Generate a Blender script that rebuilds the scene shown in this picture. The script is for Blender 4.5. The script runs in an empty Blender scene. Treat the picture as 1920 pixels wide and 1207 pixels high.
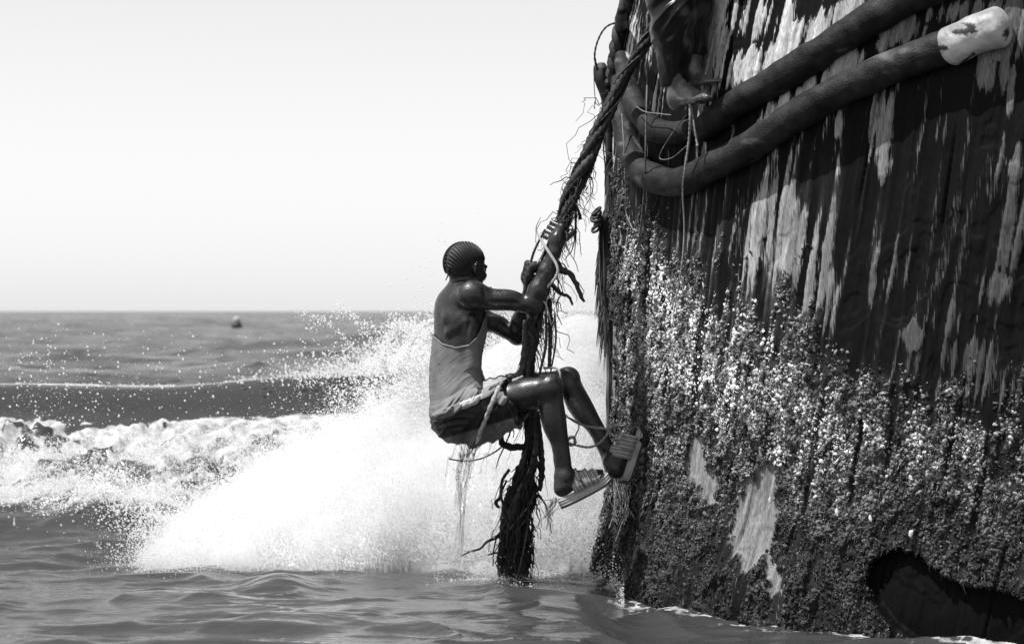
import bpy, math, random
import numpy as np
from mathutils import Vector, Matrix

random.seed(7)
rng = np.random.default_rng(7)
scene = bpy.context.scene
COL = scene.collection

# ---------------------------------------------------------------- camera
CAMY, CAMH, FPX = -10.0, 1.10, 4500.0        # metres, metres, focal length in photo pixels (1920 wide)
cam_data = bpy.data.cameras.new('camera')
cam = bpy.data.objects.new('camera', cam_data)
COL.objects.link(cam)
cam.location = (0, CAMY, CAMH)
cam.rotation_euler = (math.radians(90), 0, 0)
cam_data.sensor_width = 36.0
cam_data.lens = 36.0 * FPX / 1920.0
cam_data.shift_y = -20.5 / 1920.0
cam_data.clip_start = 0.1
cam_data.clip_end = 30000
cam_data.dof.use_dof = True
cam_data.dof.focus_distance = 9.6
cam_data.dof.aperture_fstop = 4.5
scene.camera = cam

# ---------------------------------------------------------------- sky, sun, exposure
SUN_TO = Vector((-0.42, -0.11, 0.90)).normalized()     # from the scene towards the sun
elev = math.asin(SUN_TO.z)
world = bpy.data.worlds.new('World')
scene.world = world
world.use_nodes = True
nt = world.node_tree
for n in list(nt.nodes):
    nt.nodes.remove(n)
sky = nt.nodes.new('ShaderNodeTexSky')
sky.sky_type = 'NISHITA'
sky.sun_disc = False
sky.sun_elevation = elev
sky.sun_rotation = math.atan2(SUN_TO.x, SUN_TO.y)
sky.dust_density = 0.12
sky.air_density = 1.85
bw = nt.nodes.new('ShaderNodeRGBToBW')                   # a monochrome photograph
bg = nt.nodes.new('ShaderNodeBackground')
bg.inputs['Strength'].default_value = 0.1
wo = nt.nodes.new('ShaderNodeOutputWorld')
nt.links.new(sky.outputs[0], bw.inputs[0])
nt.links.new(bw.outputs[0], bg.inputs['Color'])
nt.links.new(bg.outputs[0], wo.inputs['Surface'])

sun_data = bpy.data.lights.new('sun', 'SUN')
sun_data.energy = 5.0
sun_data.angle = math.radians(0.5)
sun_data.color = (1, 1, 1)
sun = bpy.data.objects.new('sun', sun_data)
COL.objects.link(sun)
sun.location = (-6, -4, 9)
sun.rotation_euler = SUN_TO.to_track_quat('Z', 'Y').to_euler()

scene.view_settings.view_transform = 'Standard'
scene.view_settings.look = 'None'
scene.view_settings.exposure = 0.5
scene.view_settings.gamma = 1.0
scene.view_settings.use_curve_mapping = False
scene.cycles.max_bounces = 10
scene.cycles.transmission_bounces = 8
scene.cycles.diffuse_bounces = 5
scene.cycles.volume_bounces = 5
scene.cycles.caustics_reflective = False
scene.cycles.caustics_refractive = False
scene.cycles.use_denoising = True
scene.cycles.sample_clamp_indirect = 4.0

# ---------------------------------------------------------------- helpers
def at(px, py, Y):
    """photo pixel at a real distance -> world point"""
    d = Y - CAMY
    return np.array([(px - 960.0) * d / FPX, Y, CAMH - (py - 583.0) * d / FPX])

def topx(P):
    P = np.asarray(P)
    d = P[..., 1] - CAMY
    return 960.0 + P[..., 0] / d * FPX, 583.0 - (P[..., 2] - CAMH) / d * FPX

def sstep(a, b, x):
    t = np.clip((x - a) / (b - a), 0, 1)
    return t * t * (3 - 2 * t)

def _hash(ix, iy, iz, seed):
    h = (ix * 374761393 + iy * 668265263 + iz * 1274126177 + seed * 974711) & 0xffffffff
    h = ((h ^ (h >> 13)) * 1274126177) & 0xffffffff
    h = ((h ^ (h >> 16)) * 668265263) & 0xffffffff
    return ((h ^ (h >> 15)) & 0xffffff) / float(0xffffff)

def noise2(x, y, seed=0):
    x = np.asarray(x, dtype=np.float64); y = np.asarray(y, dtype=np.float64)
    ix = np.floor(x).astype(np.int64); iy = np.floor(y).astype(np.int64)
    fx = x - ix; fy = y - iy
    fx = fx * fx * fx * (fx * (fx * 6 - 15) + 10); fy = fy * fy * fy * (fy * (fy * 6 - 15) + 10)
    a = _hash(ix, iy, 0, seed); b = _hash(ix + 1, iy, 0, seed)
    c = _hash(ix, iy + 1, 0, seed); d = _hash(ix + 1, iy + 1, 0, seed)
    return (a * (1 - fx) + b * fx) * (1 - fy) + (c * (1 - fx) + d * fx) * fy

def ncol(x, y, seed=0):
    """streak noise: every column has its own phase, so no rows line up"""
    x = np.asarray(x, dtype=np.float64); ix = np.floor(x).astype(np.int64); fx = x - ix
    fx = fx * fx * (3 - 2 * fx); z0 = ix * 0
    def one(i):
        v = y + 57.0 * _hash(i, z0, z0, seed + 77); j = np.floor(v).astype(np.int64); f = v - j
        f = f * f * (3 - 2 * f)
        return _hash(i, j, z0, seed) * (1 - f) + _hash(i, j + 1, z0, seed) * f
    return one(ix) * (1 - fx) + one(ix + 1) * fx

def fbm2(x, y, seed=0, octv=4, gain=0.5):
    s = 0; a = 1; t = 0
    for o in range(octv):
        s = s + a * noise2(x * 2 ** o + 17.3 * o, y * 2 ** o - 9.1 * o, seed + o)
        t += a; a *= gain
    return s / t

def catmull(P, n):
    P = np.asarray(P, dtype=float)
    Q = np.vstack([2 * P[0] - P[1], P, 2 * P[-1] - P[-2]])
    m = len(P) - 1
    t = np.linspace(0, m, n)
    i = np.minimum(t.astype(int), m - 1); f = (t - i)[:, None]
    p0, p1, p2, p3 = Q[i], Q[i + 1], Q[i + 2], Q[i + 3]
    return 0.5 * (2 * p1 + (p2 - p0) * f + (2 * p0 - 5 * p1 + 4 * p2 - p3) * f ** 2 + (3 * p1 - p0 - 3 * p2 + p3) * f ** 3)

def interp_curve(xs, ys, x):
    return np.interp(x, xs, ys)

def sd_poly(px, py, poly):
    """signed distance to polygon, negative inside"""
    P = np.asarray(poly, dtype=float)
    d = np.full(px.shape, 1e18); s = np.ones(px.shape)
    n = len(P); j = n - 1
    for i in range(n):
        ex, ey = P[j] - P[i]
        wx = px - P[i][0]; wy = py - P[i][1]
        t = np.clip((wx * ex + wy * ey) / (ex * ex + ey * ey), 0, 1)
        d = np.minimum(d, (wx - ex * t) ** 2 + (wy - ey * t) ** 2)
        c1 = py >= P[i][1]; c2 = py < P[j][1]; c3 = ex * wy > ey * wx
        flip = (c1 & c2 & c3) | (~c1 & ~c2 & ~c3)
        s = np.where(flip, -s, s)
        j = i
    return s * np.sqrt(d)

class Acc:
    """collects geometry (verts, faces, per-vertex shade) for ONE mesh"""
    def __init__(self):
        self.V = []; self.F = []; self.C = []; self.n = 0
    def add(self, V, F, c=None):
        V = np.asarray(V, dtype=float).reshape(-1, 3); F = np.asarray(F, dtype=int)
        self.V.append(V); self.F.append(F + self.n); self.n += len(V)
        if c is None: c = 1.0
        self.C.append(np.broadcast_to(np.asarray(c, dtype=float), (len(V),)).copy())
    def empty(self):
        return self.n == 0
    def build(self, name, mat, parent=None, smooth=True):
        V = np.vstack(self.V); C = np.concatenate(self.C)
        return mesh_obj(name, V, self.F, mat, parent, {'shade': C}, smooth)

def mesh_obj(name, V, Fs, mat, parent=None, attrs=None, smooth=True):
    """Fs: one array or a list of arrays of faces (tris or quads)"""
    if isinstance(Fs, np.ndarray): Fs = [Fs]
    V = np.asarray(V, dtype=np.float32)
    me = bpy.data.meshes.new(name)
    tot = sum(len(f) for f in Fs)
    loops = np.concatenate([f.reshape(-1) for f in Fs]).astype(np.int32)
    sizes = np.concatenate([np.full(len(f), f.shape[1]) for f in Fs])
    starts = np.concatenate([[0], np.cumsum(sizes)[:-1]]).astype(np.int32)
    me.vertices.add(len(V)); me.vertices.foreach_set('co', V.reshape(-1))
    me.loops.add(len(loops)); me.loops.foreach_set('vertex_index', loops)
    me.polygons.add(tot); me.polygons.foreach_set('loop_start', starts)
    me.update(calc_edges=True)
    me.validate()
    if attrs:
        for k, a in attrs.items():
            at_ = me.attributes.new(k, 'FLOAT', 'POINT')
            at_.data.foreach_set('value', np.asarray(a, dtype=np.float32))
    if smooth:
        me.polygons.foreach_set('use_smooth', np.ones(len(me.polygons), dtype=bool))
    me.materials.append(mat)
    o = bpy.data.objects.new(name, me)
    COL.objects.link(o)
    if parent is not None:
        o.parent = parent
    return o

def tag(o, label=None, cat=None, group=None, kind=None):
    if label: o['label'] = label
    if cat: o['category'] = cat
    if group: o['group'] = group
    if kind: o['kind'] = kind
    return o

def empty(name, label=None, cat=None, group=None):
    o = bpy.data.objects.new(name, None)
    o.empty_display_size = 0.1
    COL.objects.link(o)
    return tag(o, label, cat, group)

def tube(P, R, sides=8, lobes=0, twist=0.0, lobe_amp=0.15, flat=1.0, seed=0):
    """swept tube; lobes/twist give a laid-rope relief. returns V, F(quads)"""
    P = np.asarray(P, dtype=float); n = len(P)
    R = np.broadcast_to(np.asarray(R, dtype=float), (n,))
    T = np.gradient(P, axis=0); T /= (np.linalg.norm(T, axis=1, keepdims=True) + 1e-12)
    N = np.zeros_like(P)
    ref = np.array([0.0, -1.0, 0.05]) if abs(T[0][1]) < 0.9 else np.array([0, 0, 1.0])
    v = ref - T[0] * np.dot(ref, T[0]); N[0] = v / np.linalg.norm(v)
    for i in range(1, n):
        v = N[i - 1] - T[i] * np.dot(N[i - 1], T[i]); N[i] = v / (np.linalg.norm(v) + 1e-12)
    B = np.cross(T, N)
    L = np.concatenate([[0], np.cumsum(np.linalg.norm(np.diff(P, axis=0), axis=1))])
    a = np.linspace(0, 2 * math.pi, sides, endpoint=False)
    rr = R[:, None] * np.ones(sides)[None]
    if lobes:
        rr = rr * (1 + lobe_amp * (np.abs(np.cos(0.5 * (lobes * a[None] + twist * L[:, None]))) * 2 - 1.2))
    V = P[:, None] + rr[..., None] * (np.cos(a)[None, :, None] * N[:, None] * flat + np.sin(a)[None, :, None] * B[:, None])
    V = V.reshape(-1, 3)
    i = np.arange(n - 1)[:, None] * sides; j = np.arange(sides)[None]; k = (j + 1) % sides
    F = np.stack([i + j, i + k, i + k + sides, i + j + sides], -1).reshape(-1, 4)
    V = np.vstack([V, P[0], P[-1]])
    c0 = n * sides
    j = np.arange(sides); k = (j + 1) % sides
    caps = np.concatenate([np.stack([k, j, np.full(sides, c0), np.full(sides, c0)], -1)[:, :3],
                           np.stack([(n - 1) * sides + j, (n - 1) * sides + k, np.full(sides, c0 + 1)], -1)])
    return V, F, caps

def add_tube(acc, P, R, c=1.0, **kw):
    V, F, caps = tube(P, R, **kw)
    acc.V.append(V); acc.F.append(F + acc.n); acc.F.append(caps + acc.n)
    acc.C.append(np.full(len(V), c)); acc.n += len(V)

# ---------------------------------------------------------------- materials
def new_mat(name):
    m = bpy.data.materials.new(name); m.use_nodes = True
    t = m.node_tree
    for n in list(t.nodes): t.nodes.remove(n)
    out = t.nodes.new('ShaderNodeOutputMaterial')
    p = t.nodes.new('ShaderNodeBsdfPrincipled')
    t.links.new(p.outputs[0], out.inputs['Surface'])
    return m, t, p, out

def grey_mat(name, lo, hi=None, rough=0.6, scale=30.0, attr='shade', bump=0.0, bscale=120.0, stretch=(1, 1, 1), spec=0.5, detail=4, rough_var=0.0, ior=1.45, bdist=0.01):
    """grey between lo and hi by object-space noise, multiplied by the vertex shade attribute"""
    hi = lo if hi is None else hi
    m, t, p, out = new_mat(name)
    tc = t.nodes.new('ShaderNodeTexCoord'); mp = t.nodes.new('ShaderNodeMapping')
    mp.inputs['Scale'].default_value = stretch
    t.links.new(tc.outputs['Object'], mp.inputs[0])
    nz = t.nodes.new('ShaderNodeTexNoise'); nz.inputs['Scale'].default_value = scale; nz.inputs['Detail'].default_value = detail
    t.links.new(mp.outputs[0], nz.inputs['Vector'])
    mr = t.nodes.new('ShaderNodeMapRange')
    mr.inputs[1].default_value = 0.3; mr.inputs[2].default_value = 0.7
    mr.inputs[3].default_value = lo; mr.inputs[4].default_value = hi
    t.links.new(nz.outputs[0], mr.inputs[0])
    val = mr.outputs[0]
    if attr:
        an = t.nodes.new('ShaderNodeAttribute'); an.attribute_name = attr
        mu = t.nodes.new('ShaderNodeMath'); mu.operation = 'MULTIPLY'
        t.links.new(val, mu.inputs[0]); t.links.new(an.outputs['Fac'], mu.inputs[1])
        val = mu.outputs[0]
    t.links.new(val, p.inputs['Base Color'])
    p.inputs['Roughness'].default_value = rough
    p.inputs['IOR'].default_value = ior
    p.inputs['Specular IOR Level'].default_value = spec
    if rough_var:
        n3 = t.nodes.new('ShaderNodeTexNoise'); n3.inputs['Scale'].default_value = scale * 1.7; n3.inputs['Detail'].default_value = 5
        t.links.new(tc.outputs['Object'], n3.inputs['Vector'])
        m3 = t.nodes.new('ShaderNodeMapRange'); m3.inputs[1].default_value = 0.35; m3.inputs[2].default_value = 0.65
        m3.inputs[3].default_value = rough - rough_var; m3.inputs[4].default_value = rough + rough_var
        t.links.new(n3.outputs[0], m3.inputs[0]); t.links.new(m3.outputs[0], p.inputs['Roughness'])
    if bump:
        n2 = t.nodes.new('ShaderNodeTexNoise'); n2.inputs['Scale'].default_value = bscale; n2.inputs['Detail'].default_value = 5
        t.links.new(mp.outputs[0], n2.inputs['Vector'])
        b = t.nodes.new('ShaderNodeBump'); b.inputs['Strength'].default_value = bump; b.inputs['Distance'].default_value = bdist
        t.links.new(n2.outputs[0], b.inputs['Height']); t.links.new(b.outputs[0], p.inputs['Normal'])
    return m
# ================================================================ hull of the wreck
PLAN = np.array([(6.0, 3.0), (3.8, 2.8), (2.2, 2.35), (1.2, 1.75), (.66, 1.05), (.45, .5), (.425, .15), (.49, -.22), (.66, -.6),
                 (.95, -.98), (1.4, -1.36), (2.0, -1.72), (3.0, -2.15), (4.5, -2.65), (6.5, -3.1)])
_pc = catmull(PLAN, 6000)
_pl = np.concatenate([[0], np.cumsum(np.linalg.norm(np.diff(_pc, axis=0), axis=1))])
_i0 = int(np.argmin(np.abs(_pc[:, 0] - .43) + np.abs(_pc[:, 1] - .3)))
_ps = _pl - _pl[_i0]                                       # s = 0 at the stem, grows towards the camera side
_pt = np.gradient(_pc, axis=0); _pt /= np.linalg.norm(_pt, axis=1, keepdims=True)
_pn = np.stack([_pt[:, 1], -_pt[:, 0]], 1)                 # outward
S_MIN, S_MAX = _ps[0], _ps[-1]
if np.dot(_pn[_i0], [-1, 0]) < 0: _pn = -_pn

def hull_off(s, z):
    """slow shape of the section: bulge at the waterline, tumblehome above"""
    side = sstep(-0.25, .25, s)
    o = 0.10 * np.exp(-((z + .05) / .30) ** 2) * side
    o = o - 0.07 * sstep(1.8, 2.6, z) - 0.05 * sstep(2.4, 3.2, z)
    o = o + 0.022 * np.exp(-((z - 1.35) / .25) ** 2) * (1 - side)
    return o

def hull_base(s, z):
    x = np.interp(s, _ps, _pc[:, 0]); y = np.interp(s, _ps, _pc[:, 1])
    nx = np.interp(s, _ps, _pn[:, 0]); ny = np.interp(s, _ps, _pn[:, 1])
    o = hull_off(s, z)
    return np.stack([x + nx * o, y + ny * o, z + 0 * s], -1), np.stack([nx, ny, 0 * s], -1)

# --- wear, drawn on the hull's own skin
def ellipses(px, py, L):
    M = np.zeros(px.shape)
    for cx, cy, rx, ry, g, ang in L:
        c, s_ = math.cos(math.radians(ang)), math.sin(math.radians(ang))
        u = ((px - cx) * c + (py - cy) * s_) / rx; v = (-(px - cx) * s_ + (py - cy) * c) / ry
        q = u * u + v * v
        M = np.maximum(M, g * np.clip(1.12 - q * .62, 0, 1))
    return M

PALE = [(1335, 60, 36, 130, .85, 8), (1262, 60, 60, 90, .55, 8), (1310, 20, 22, 60, .8, 5), (1290, 120, 14, 70, .7, 5),
        (1420, 120, 70, 34, .95, -28), (1500, 70, 85, 30, .95, -31), (1580, 18, 60, 20, .85, -33), (1440, 40, 60, 40, .62, -10),
        (1380, 15, 40, 60, .6, 5), (1520, 170, 95, 20, .82, -28), (1590, 118, 40, 18, .9, -28), (1455, 215, 40, 14, .6, -28),
        (1685, 52, 42, 30, .95, -22), (1655, 85, 28, 14, .7, -22),
        (1820, 20, 90, 22, .72, -5), (1900, 40, 26, 60, .85, 0), (1852, 130, 15, 45, .95, 4), (1893, 150, 12, 65, .9, -4), (1868, 100, 40, 14, .85, 0),
        (1652, 240, 22, 85, .93, 2), (1655, 310, 17, 34, .9, 3), (1570, 232, 8, 26, .6, 0), (1700, 60, 40, 20, .6, 0),
        (1415, 450, 60, 90, .56, 14), (1375, 430, 16, 100, .58, 14), (1500, 475, 55, 80, .62, 10), (1520, 520, 30, 60, .64, 8), (1440, 430, 14, 110, .62, 12), (1545, 480, 14, 40, .75, 4),
        (1470, 390, 30, 50, .56, 10), (1560, 560, 20, 70, .58, 3), (1660, 500, 40, 60, .52, 0), (1640, 540, 14, 60, .62, 0), (1600, 480, 60, 70, .42, 0),
        (1890, 330, 45, 70, .50, 10), (1900, 430, 40, 70, .52, 10), (1860, 540, 40, 30, .42, 0),
        (1710, 630, 18, 26, .85, 0), (1830, 680, 60, 40, .62, 20), (1880, 720, 60, 50, .66, 0), (1790, 740, 40, 30, .55, 0), (1780, 600, 30, 30, .4, 0),
        (1190, 90, 20, 90, .5, 8), (1230, 200, 12, 50, .8, 5), (1240, 150, 10, 40, .7, 5), (1150, 300, 10, 60, .5, 0), (1150, 420, 14, 40, .45, 0),
        (1175, 500, 20, 80, .5, 0)]
BARE = [[(1385, 935), (1400, 885), (1420, 900), (1432, 876), (1455, 868), (1458, 930), (1452, 1000), (1462, 1105), (1445, 1112), (1432, 1040), (1412, 1064), (1388, 1070), (1372, 1000)],
        [(1292, 872), (1302, 822), (1320, 812), (1326, 870), (1344, 900), (1346, 945), (1320, 932), (1302, 900)],
        [(1135, 600), (1166, 606), (1160, 700), (1150, 790), (1138, 800)]]
HOLE = [(1630, 1092), (1637, 1060), (1658, 1040), (1690, 1033), (1722, 1042), (1748, 1064), (1775, 1088), (1815, 1100), (1870, 1112), (1960, 1140),
        (2050, 1300), (1780, 1260), (1706, 1192), (1664, 1160), (1640, 1128)]
CRUST_X = [1000, 1180, 1215, 1290, 1340, 1400, 1450, 1520, 1600, 1690, 1780, 1920, 2600]
CRUST_Y = [400, 400, 420, 505, 560, 590, 612, 640, 690, 745, 770, 765, 760]

def crust_bright(px, py):  # crust tone map: dry against wet shells, with some lighting painted in
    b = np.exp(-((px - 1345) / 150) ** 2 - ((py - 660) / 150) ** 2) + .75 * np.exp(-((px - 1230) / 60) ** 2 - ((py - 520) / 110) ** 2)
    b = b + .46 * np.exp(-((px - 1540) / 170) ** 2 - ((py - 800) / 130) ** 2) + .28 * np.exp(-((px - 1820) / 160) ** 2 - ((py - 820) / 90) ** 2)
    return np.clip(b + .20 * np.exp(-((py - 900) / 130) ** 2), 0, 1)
def hull_masks(s, z, P):
    px, py = topx(P)
    lean = .17 * sstep(-.1, .5, s)
    gs = s - lean * (z - .8)
    warp = .012 * (noise2(gs * 6, z * 2.0, 3) - .5)
    g = gs + warp
    wz = z + .05 * (noise2(g * 25, z * 3, 14) - .5)
    st = .40 * ncol(g * 30, wz * 1.6, 11) + .60 * ncol(g * 72, wz * 2.8, 12)
    st = np.clip((st - .5) * 1.7 + .5, 0, 1)
    M = ellipses(px, py, PALE)
    jag = .18 * (ncol(g * 80, z * 14, 31) - .5) - .12 * sstep(.55, .8, noise2(g * 22, z * 9, 32))
    pf = st + jag - (1.0 - M)
    pale = sstep(-.08, .10, pf)
    hull_masks.pf = pf
    hole = sstep(6, -2, sd_poly(px, py + 6 * (noise2(s * 20, z * 20, 5) - .5), HOLE))
    bare = np.zeros(px.shape)
    wob = 16 * (noise2(gs * 45, z * 10, 21) - .5) + 12 * (noise2(gs * 120, z * 40, 22) - .5)
    for poly in BARE:
        bare = np.maximum(bare, sstep(4, -4, sd_poly(px, py, poly) + wob))
    edge = np.interp(px, CRUST_X, CRUST_Y)
    cn = fbm2(gs * 9, z * 5, 41, 4)
    tongues = noise2(g * 28, z * 1.2, 43)
    cr = sstep(-100, 120, (py - edge) + 330 * (cn - .5) + 150 * (tongues - .5))
    gaps = sstep(.66, .74, noise2(g * 16, z * 1.6, 44) * .6 + noise2(g * 50, z * 5, 45) * .4)
    pm = .30 + .45 * crust_bright(px, py)
    patchy = pm + (1 - pm) * sstep(.36, .56, fbm2(gs * 16, z * 9, 47, 3))
    crust = cr * (1 - .85 * gaps) * (1 - bare) * (1 - hole) * patchy
    crust = crust * sstep(1085, 1150, px) 
    crust = crust * np.where(s < -.02, .6, 1.0)
    return gs, g, st, pale, bare, hole, crust, px, py

def grooves(gs, z):
    """open seams between the upright boards"""
    w = .15
    gs = gs + .05 * (noise2(gs * 2.3, z * .7, 19) - .5) + .012 * (noise2(gs * 9, z * 2.2, 20) - .5)
    k = np.floor(gs / w); f = gs / w - k
    ofs = .5 + .55 * (_hash(k.astype(np.int64), 0 * k.astype(np.int64), 0 * k.astype(np.int64), 9) - .5)
    d = np.abs(f - ofs - .06 * (noise2(z * 3, k * 7.7, 8) - .5)) * w
    live = sstep(.68, .82, noise2(k * 3.1, z * 1.9 + k * 1.7, 17))
    return np.exp(-(d / .0042) ** 2) * live

def hull_relief(s, z, gs, g, st, pale, bare, hole, crust):
    d = .0042 * (st - .5) + .003 * (ncol(g * 60, z * 5, 51) - .5) + .008 * (fbm2(gs * 6, z * 6, 58, 4) - .5)
    d = d + .006 * (noise2(gs * 14, z * 1.4, 52) - .5)
    fl = fbm2(gs * 5, z * 3.2, 57, 4)
    d = d + .003 * pale - .004 * bare + .003 * sstep(.50, .53, fl) + .003 * sstep(.60, .63, fl)
    lump = fbm2(gs * 24, z * 20, 61, 3)
    d = d + crust * (.010 + .030 * (lump - .45) + .012 * (noise2(gs * 60, z * 50, 62) - .5))
    d = d - .014 * grooves(gs, z) * (1 - .8 * crust)
    d = d - .045 * hole
    return d

def spacing(parts):
    o = [np.linspace(a, b, n, endpoint=False) for a, b, n in parts]
    return np.concatenate(o + [[parts[-1][1]]])
hs = spacing([(S_MIN, -.7, 40), (-.7, -.12, 60), (-.12, 2.9, 540), (2.9, 4.4, 110), (4.4, S_MAX, 60)])
hz = spacing([(-.7, -.15, 16), (-.15, 2.46, 440), (2.46, 3.1, 40)])
SS, ZZ = np.meshgrid(hs, hz)
HP, HN = hull_base(SS, ZZ)
gs_, g_, st_, pale_, bare_, hole_, crust_, hpx, hpy = hull_masks(SS, ZZ, HP)
pf_ = hull_masks.pf
rel = hull_relief(SS, ZZ, gs_, g_, st_, pale_, bare_, hole_, crust_)
HV = HP + HN * rel[..., None]
# base grey of the skin itself: black bitumen paint, weathered wood, pale stripped patches, slime below
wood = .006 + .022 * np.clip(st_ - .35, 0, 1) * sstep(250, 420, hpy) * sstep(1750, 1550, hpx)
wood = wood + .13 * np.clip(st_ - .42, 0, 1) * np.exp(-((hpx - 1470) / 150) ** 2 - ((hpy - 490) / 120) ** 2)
wood = wood * (.55 + .9 * fbm2(gs_ * 7, ZZ * 4, 71, 4))
alb = wood
pv = (.30 + .42 * ncol(g_ * 70, ZZ * 6, 72)) * (.26 + .74 * sstep(1780, 1400, hpx)) * np.where(hpy > 330, .62, 1.0)
bv = .22 * (.6 + .8 * ncol(g_ * 80, ZZ * 8, 73)) * (.7 + .6 * fbm2(gs_ * 9, ZZ * 7, 74))
alb = alb * (1 - bare_) + bv * bare_
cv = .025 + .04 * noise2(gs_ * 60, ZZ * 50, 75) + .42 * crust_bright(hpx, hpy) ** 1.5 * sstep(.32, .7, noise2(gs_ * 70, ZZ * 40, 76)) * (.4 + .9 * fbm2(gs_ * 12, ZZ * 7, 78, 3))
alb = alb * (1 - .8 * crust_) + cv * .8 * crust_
alb = alb * (1 - .55 * grooves(gs_, ZZ) * (1 - crust_))          # seams darker than the boards beside them
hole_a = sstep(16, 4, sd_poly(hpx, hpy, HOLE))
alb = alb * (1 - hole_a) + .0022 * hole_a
pf_ = pf_ - 1.5 * hole_ - 1.5 * bare_ - 1.2 * crust_
nz_, ns_ = SS.shape
ii = np.arange(nz_ - 1)[:, None] * ns_ + np.arange(ns_ - 1)[None]
HF = np.stack([ii, ii + 1, ii + ns_ + 1, ii + ns_], -1).reshape(-1, 4)
# close the deck and the far end
top = HV[-1].copy(); top_in = top.copy(); top_in[:, :2] = top[:, :2] * .0 + np.array([3.5, .1]); top_in[:, 2] = 3.1

m, t, p, out = new_mat('hull_skin')
an = t.nodes.new('ShaderNodeAttribute'); an.attribute_name = 'alb'
tc = t.nodes.new('ShaderNodeTexCoord')
mp = t.nodes.new('ShaderNodeMapping'); mp.inputs['Scale'].default_value = (1, 1, .12)
t.links.new(tc.outputs['Object'], mp.inputs[0])
n1 = t.nodes.new('ShaderNodeTexNoise'); n1.inputs['Scale'].default_value = 260; n1.inputs['Detail'].default_value = 6
t.links.new(mp.outputs[0], n1.inputs['Vector'])
mr = t.nodes.new('ShaderNodeMapRange'); mr.inputs[1].default_value = .3; mr.inputs[2].default_value = .7; mr.inputs[3].default_value = .55; mr.inputs[4].default_value = 1.35
t.links.new(n1.outputs[0], mr.inputs[0])
ap = t.nodes.new('ShaderNodeAttribute'); ap.attribute_name = 'pf'
av = t.nodes.new('ShaderNodeAttribute'); av.attribute_name = 'pv'
mq = t.nodes.new('ShaderNodeMapping'); mq.inputs['Scale'].default_value = (1, 1, .06); mq.inputs['Rotation'].default_value = (0, .12, 0); t.links.new(tc.outputs['Object'], mq.inputs[0])
nq = t.nodes.new('ShaderNodeTexNoise'); nq.inputs['Scale'].default_value = 210; nq.inputs['Detail'].default_value = 6; t.links.new(mq.outputs[0], nq.inputs['Vector'])
ma = t.nodes.new('ShaderNodeMath'); ma.operation = 'MULTIPLY_ADD'; ma.inputs[1].default_value = 1.25; t.links.new(nq.outputs[0], ma.inputs[0]); t.links.new(ap.outputs['Fac'], ma.inputs[2])
th = t.nodes.new('ShaderNodeMapRange'); th.interpolation_type = 'SMOOTHSTEP'; th.inputs[1].default_value = .50; th.inputs[2].default_value = .76; t.links.new(ma.outputs[0], th.inputs[0])
mxp = t.nodes.new('ShaderNodeMix'); mxp.data_type = 'FLOAT'; t.links.new(th.outputs[0], mxp.inputs[0]); t.links.new(an.outputs['Fac'], mxp.inputs[2]); t.links.new(av.outputs['Fac'], mxp.inputs[3])
mu = t.nodes.new('ShaderNodeMath'); mu.operation = 'MULTIPLY'
t.links.new(mxp.outputs[0], mu.inputs[0]); t.links.new(mr.outputs[0], mu.inputs[1])
t.links.new(mu.outputs[0], p.inputs['Base Color'])
p.inputs['Roughness'].default_value = .62
p.inputs['Specular IOR Level'].default_value = .07
bp = t.nodes.new('ShaderNodeBump'); bp.inputs['Strength'].default_value = .5; bp.inputs['Distance'].default_value = .004
t.links.new(n1.outputs[0], bp.inputs['Height']); t.links.new(bp.outputs[0], p.inputs['Normal'])
M_HULL = m

hull = empty('ship_hull', 'tall dark weathered ship hull crusted with barnacles, filling the right side', 'ship')
hull.location = (0, 0, 0)
ring = np.arange(ns_)
VV = np.vstack([HV.reshape(-1, 3), top_in])
base_top = (nz_ - 1) * ns_; b2 = nz_ * ns_
DF = np.stack([base_top + ring[:-1], base_top + ring[1:], b2 + ring[1:], b2 + ring[:-1]], -1)
mesh_obj('hull_skin', VV, [HF, DF], M_HULL, hull, {'alb': np.concatenate([alb.reshape(-1), np.full(ns_, .05)]), 'pf': np.concatenate([pf_.reshape(-1), np.full(ns_, -1.0)]), 'pv': np.concatenate([pv.reshape(-1), np.full(ns_, .3)])})

# ---- ray onto the hull: used to seat rails, cords and feet on the skin
from mathutils.bvhtree import BVHTree
_st = 3
_r = np.arange(0, nz_, _st); _c = np.arange(0, ns_, 2)
_BV = HV[np.ix_(_r, _c)].reshape(-1, 3)
_nn = len(_c); _q = np.arange(len(_r) - 1)[:, None] * _nn + np.arange(_nn - 1)[None]
_BF = np.stack([_q, _q + 1, _q + _nn + 1, _q + _nn], -1).reshape(-1, 4)
HBVH = BVHTree.FromPolygons([tuple(v) for v in _BV.tolist()], _BF.tolist())
def on_hull(px, py, out=0.0, default=-.5):
    o = Vector((0, CAMY, CAMH)); d = (Vector(at(px, py, 0)) - o).normalized()
    h, n, i, dist = HBVH.ray_cast(o, d)
    if h is None:
        return at(px, py, default)
    # stand off the skin towards the open side, keeping the line of sight
    s = _ps[np.argmin((_pc[:, 0] - h.x) ** 2 + (_pc[:, 1] - h.y) ** 2)]
    nv = Vector((np.interp(s, _ps, _pn[:, 0]), np.interp(s, _ps, _pn[:, 1]), 0))
    f = out * min(1.0 / max(abs(nv.dot(d)), .05), 3.0)
    return np.array(h - d * f)

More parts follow.
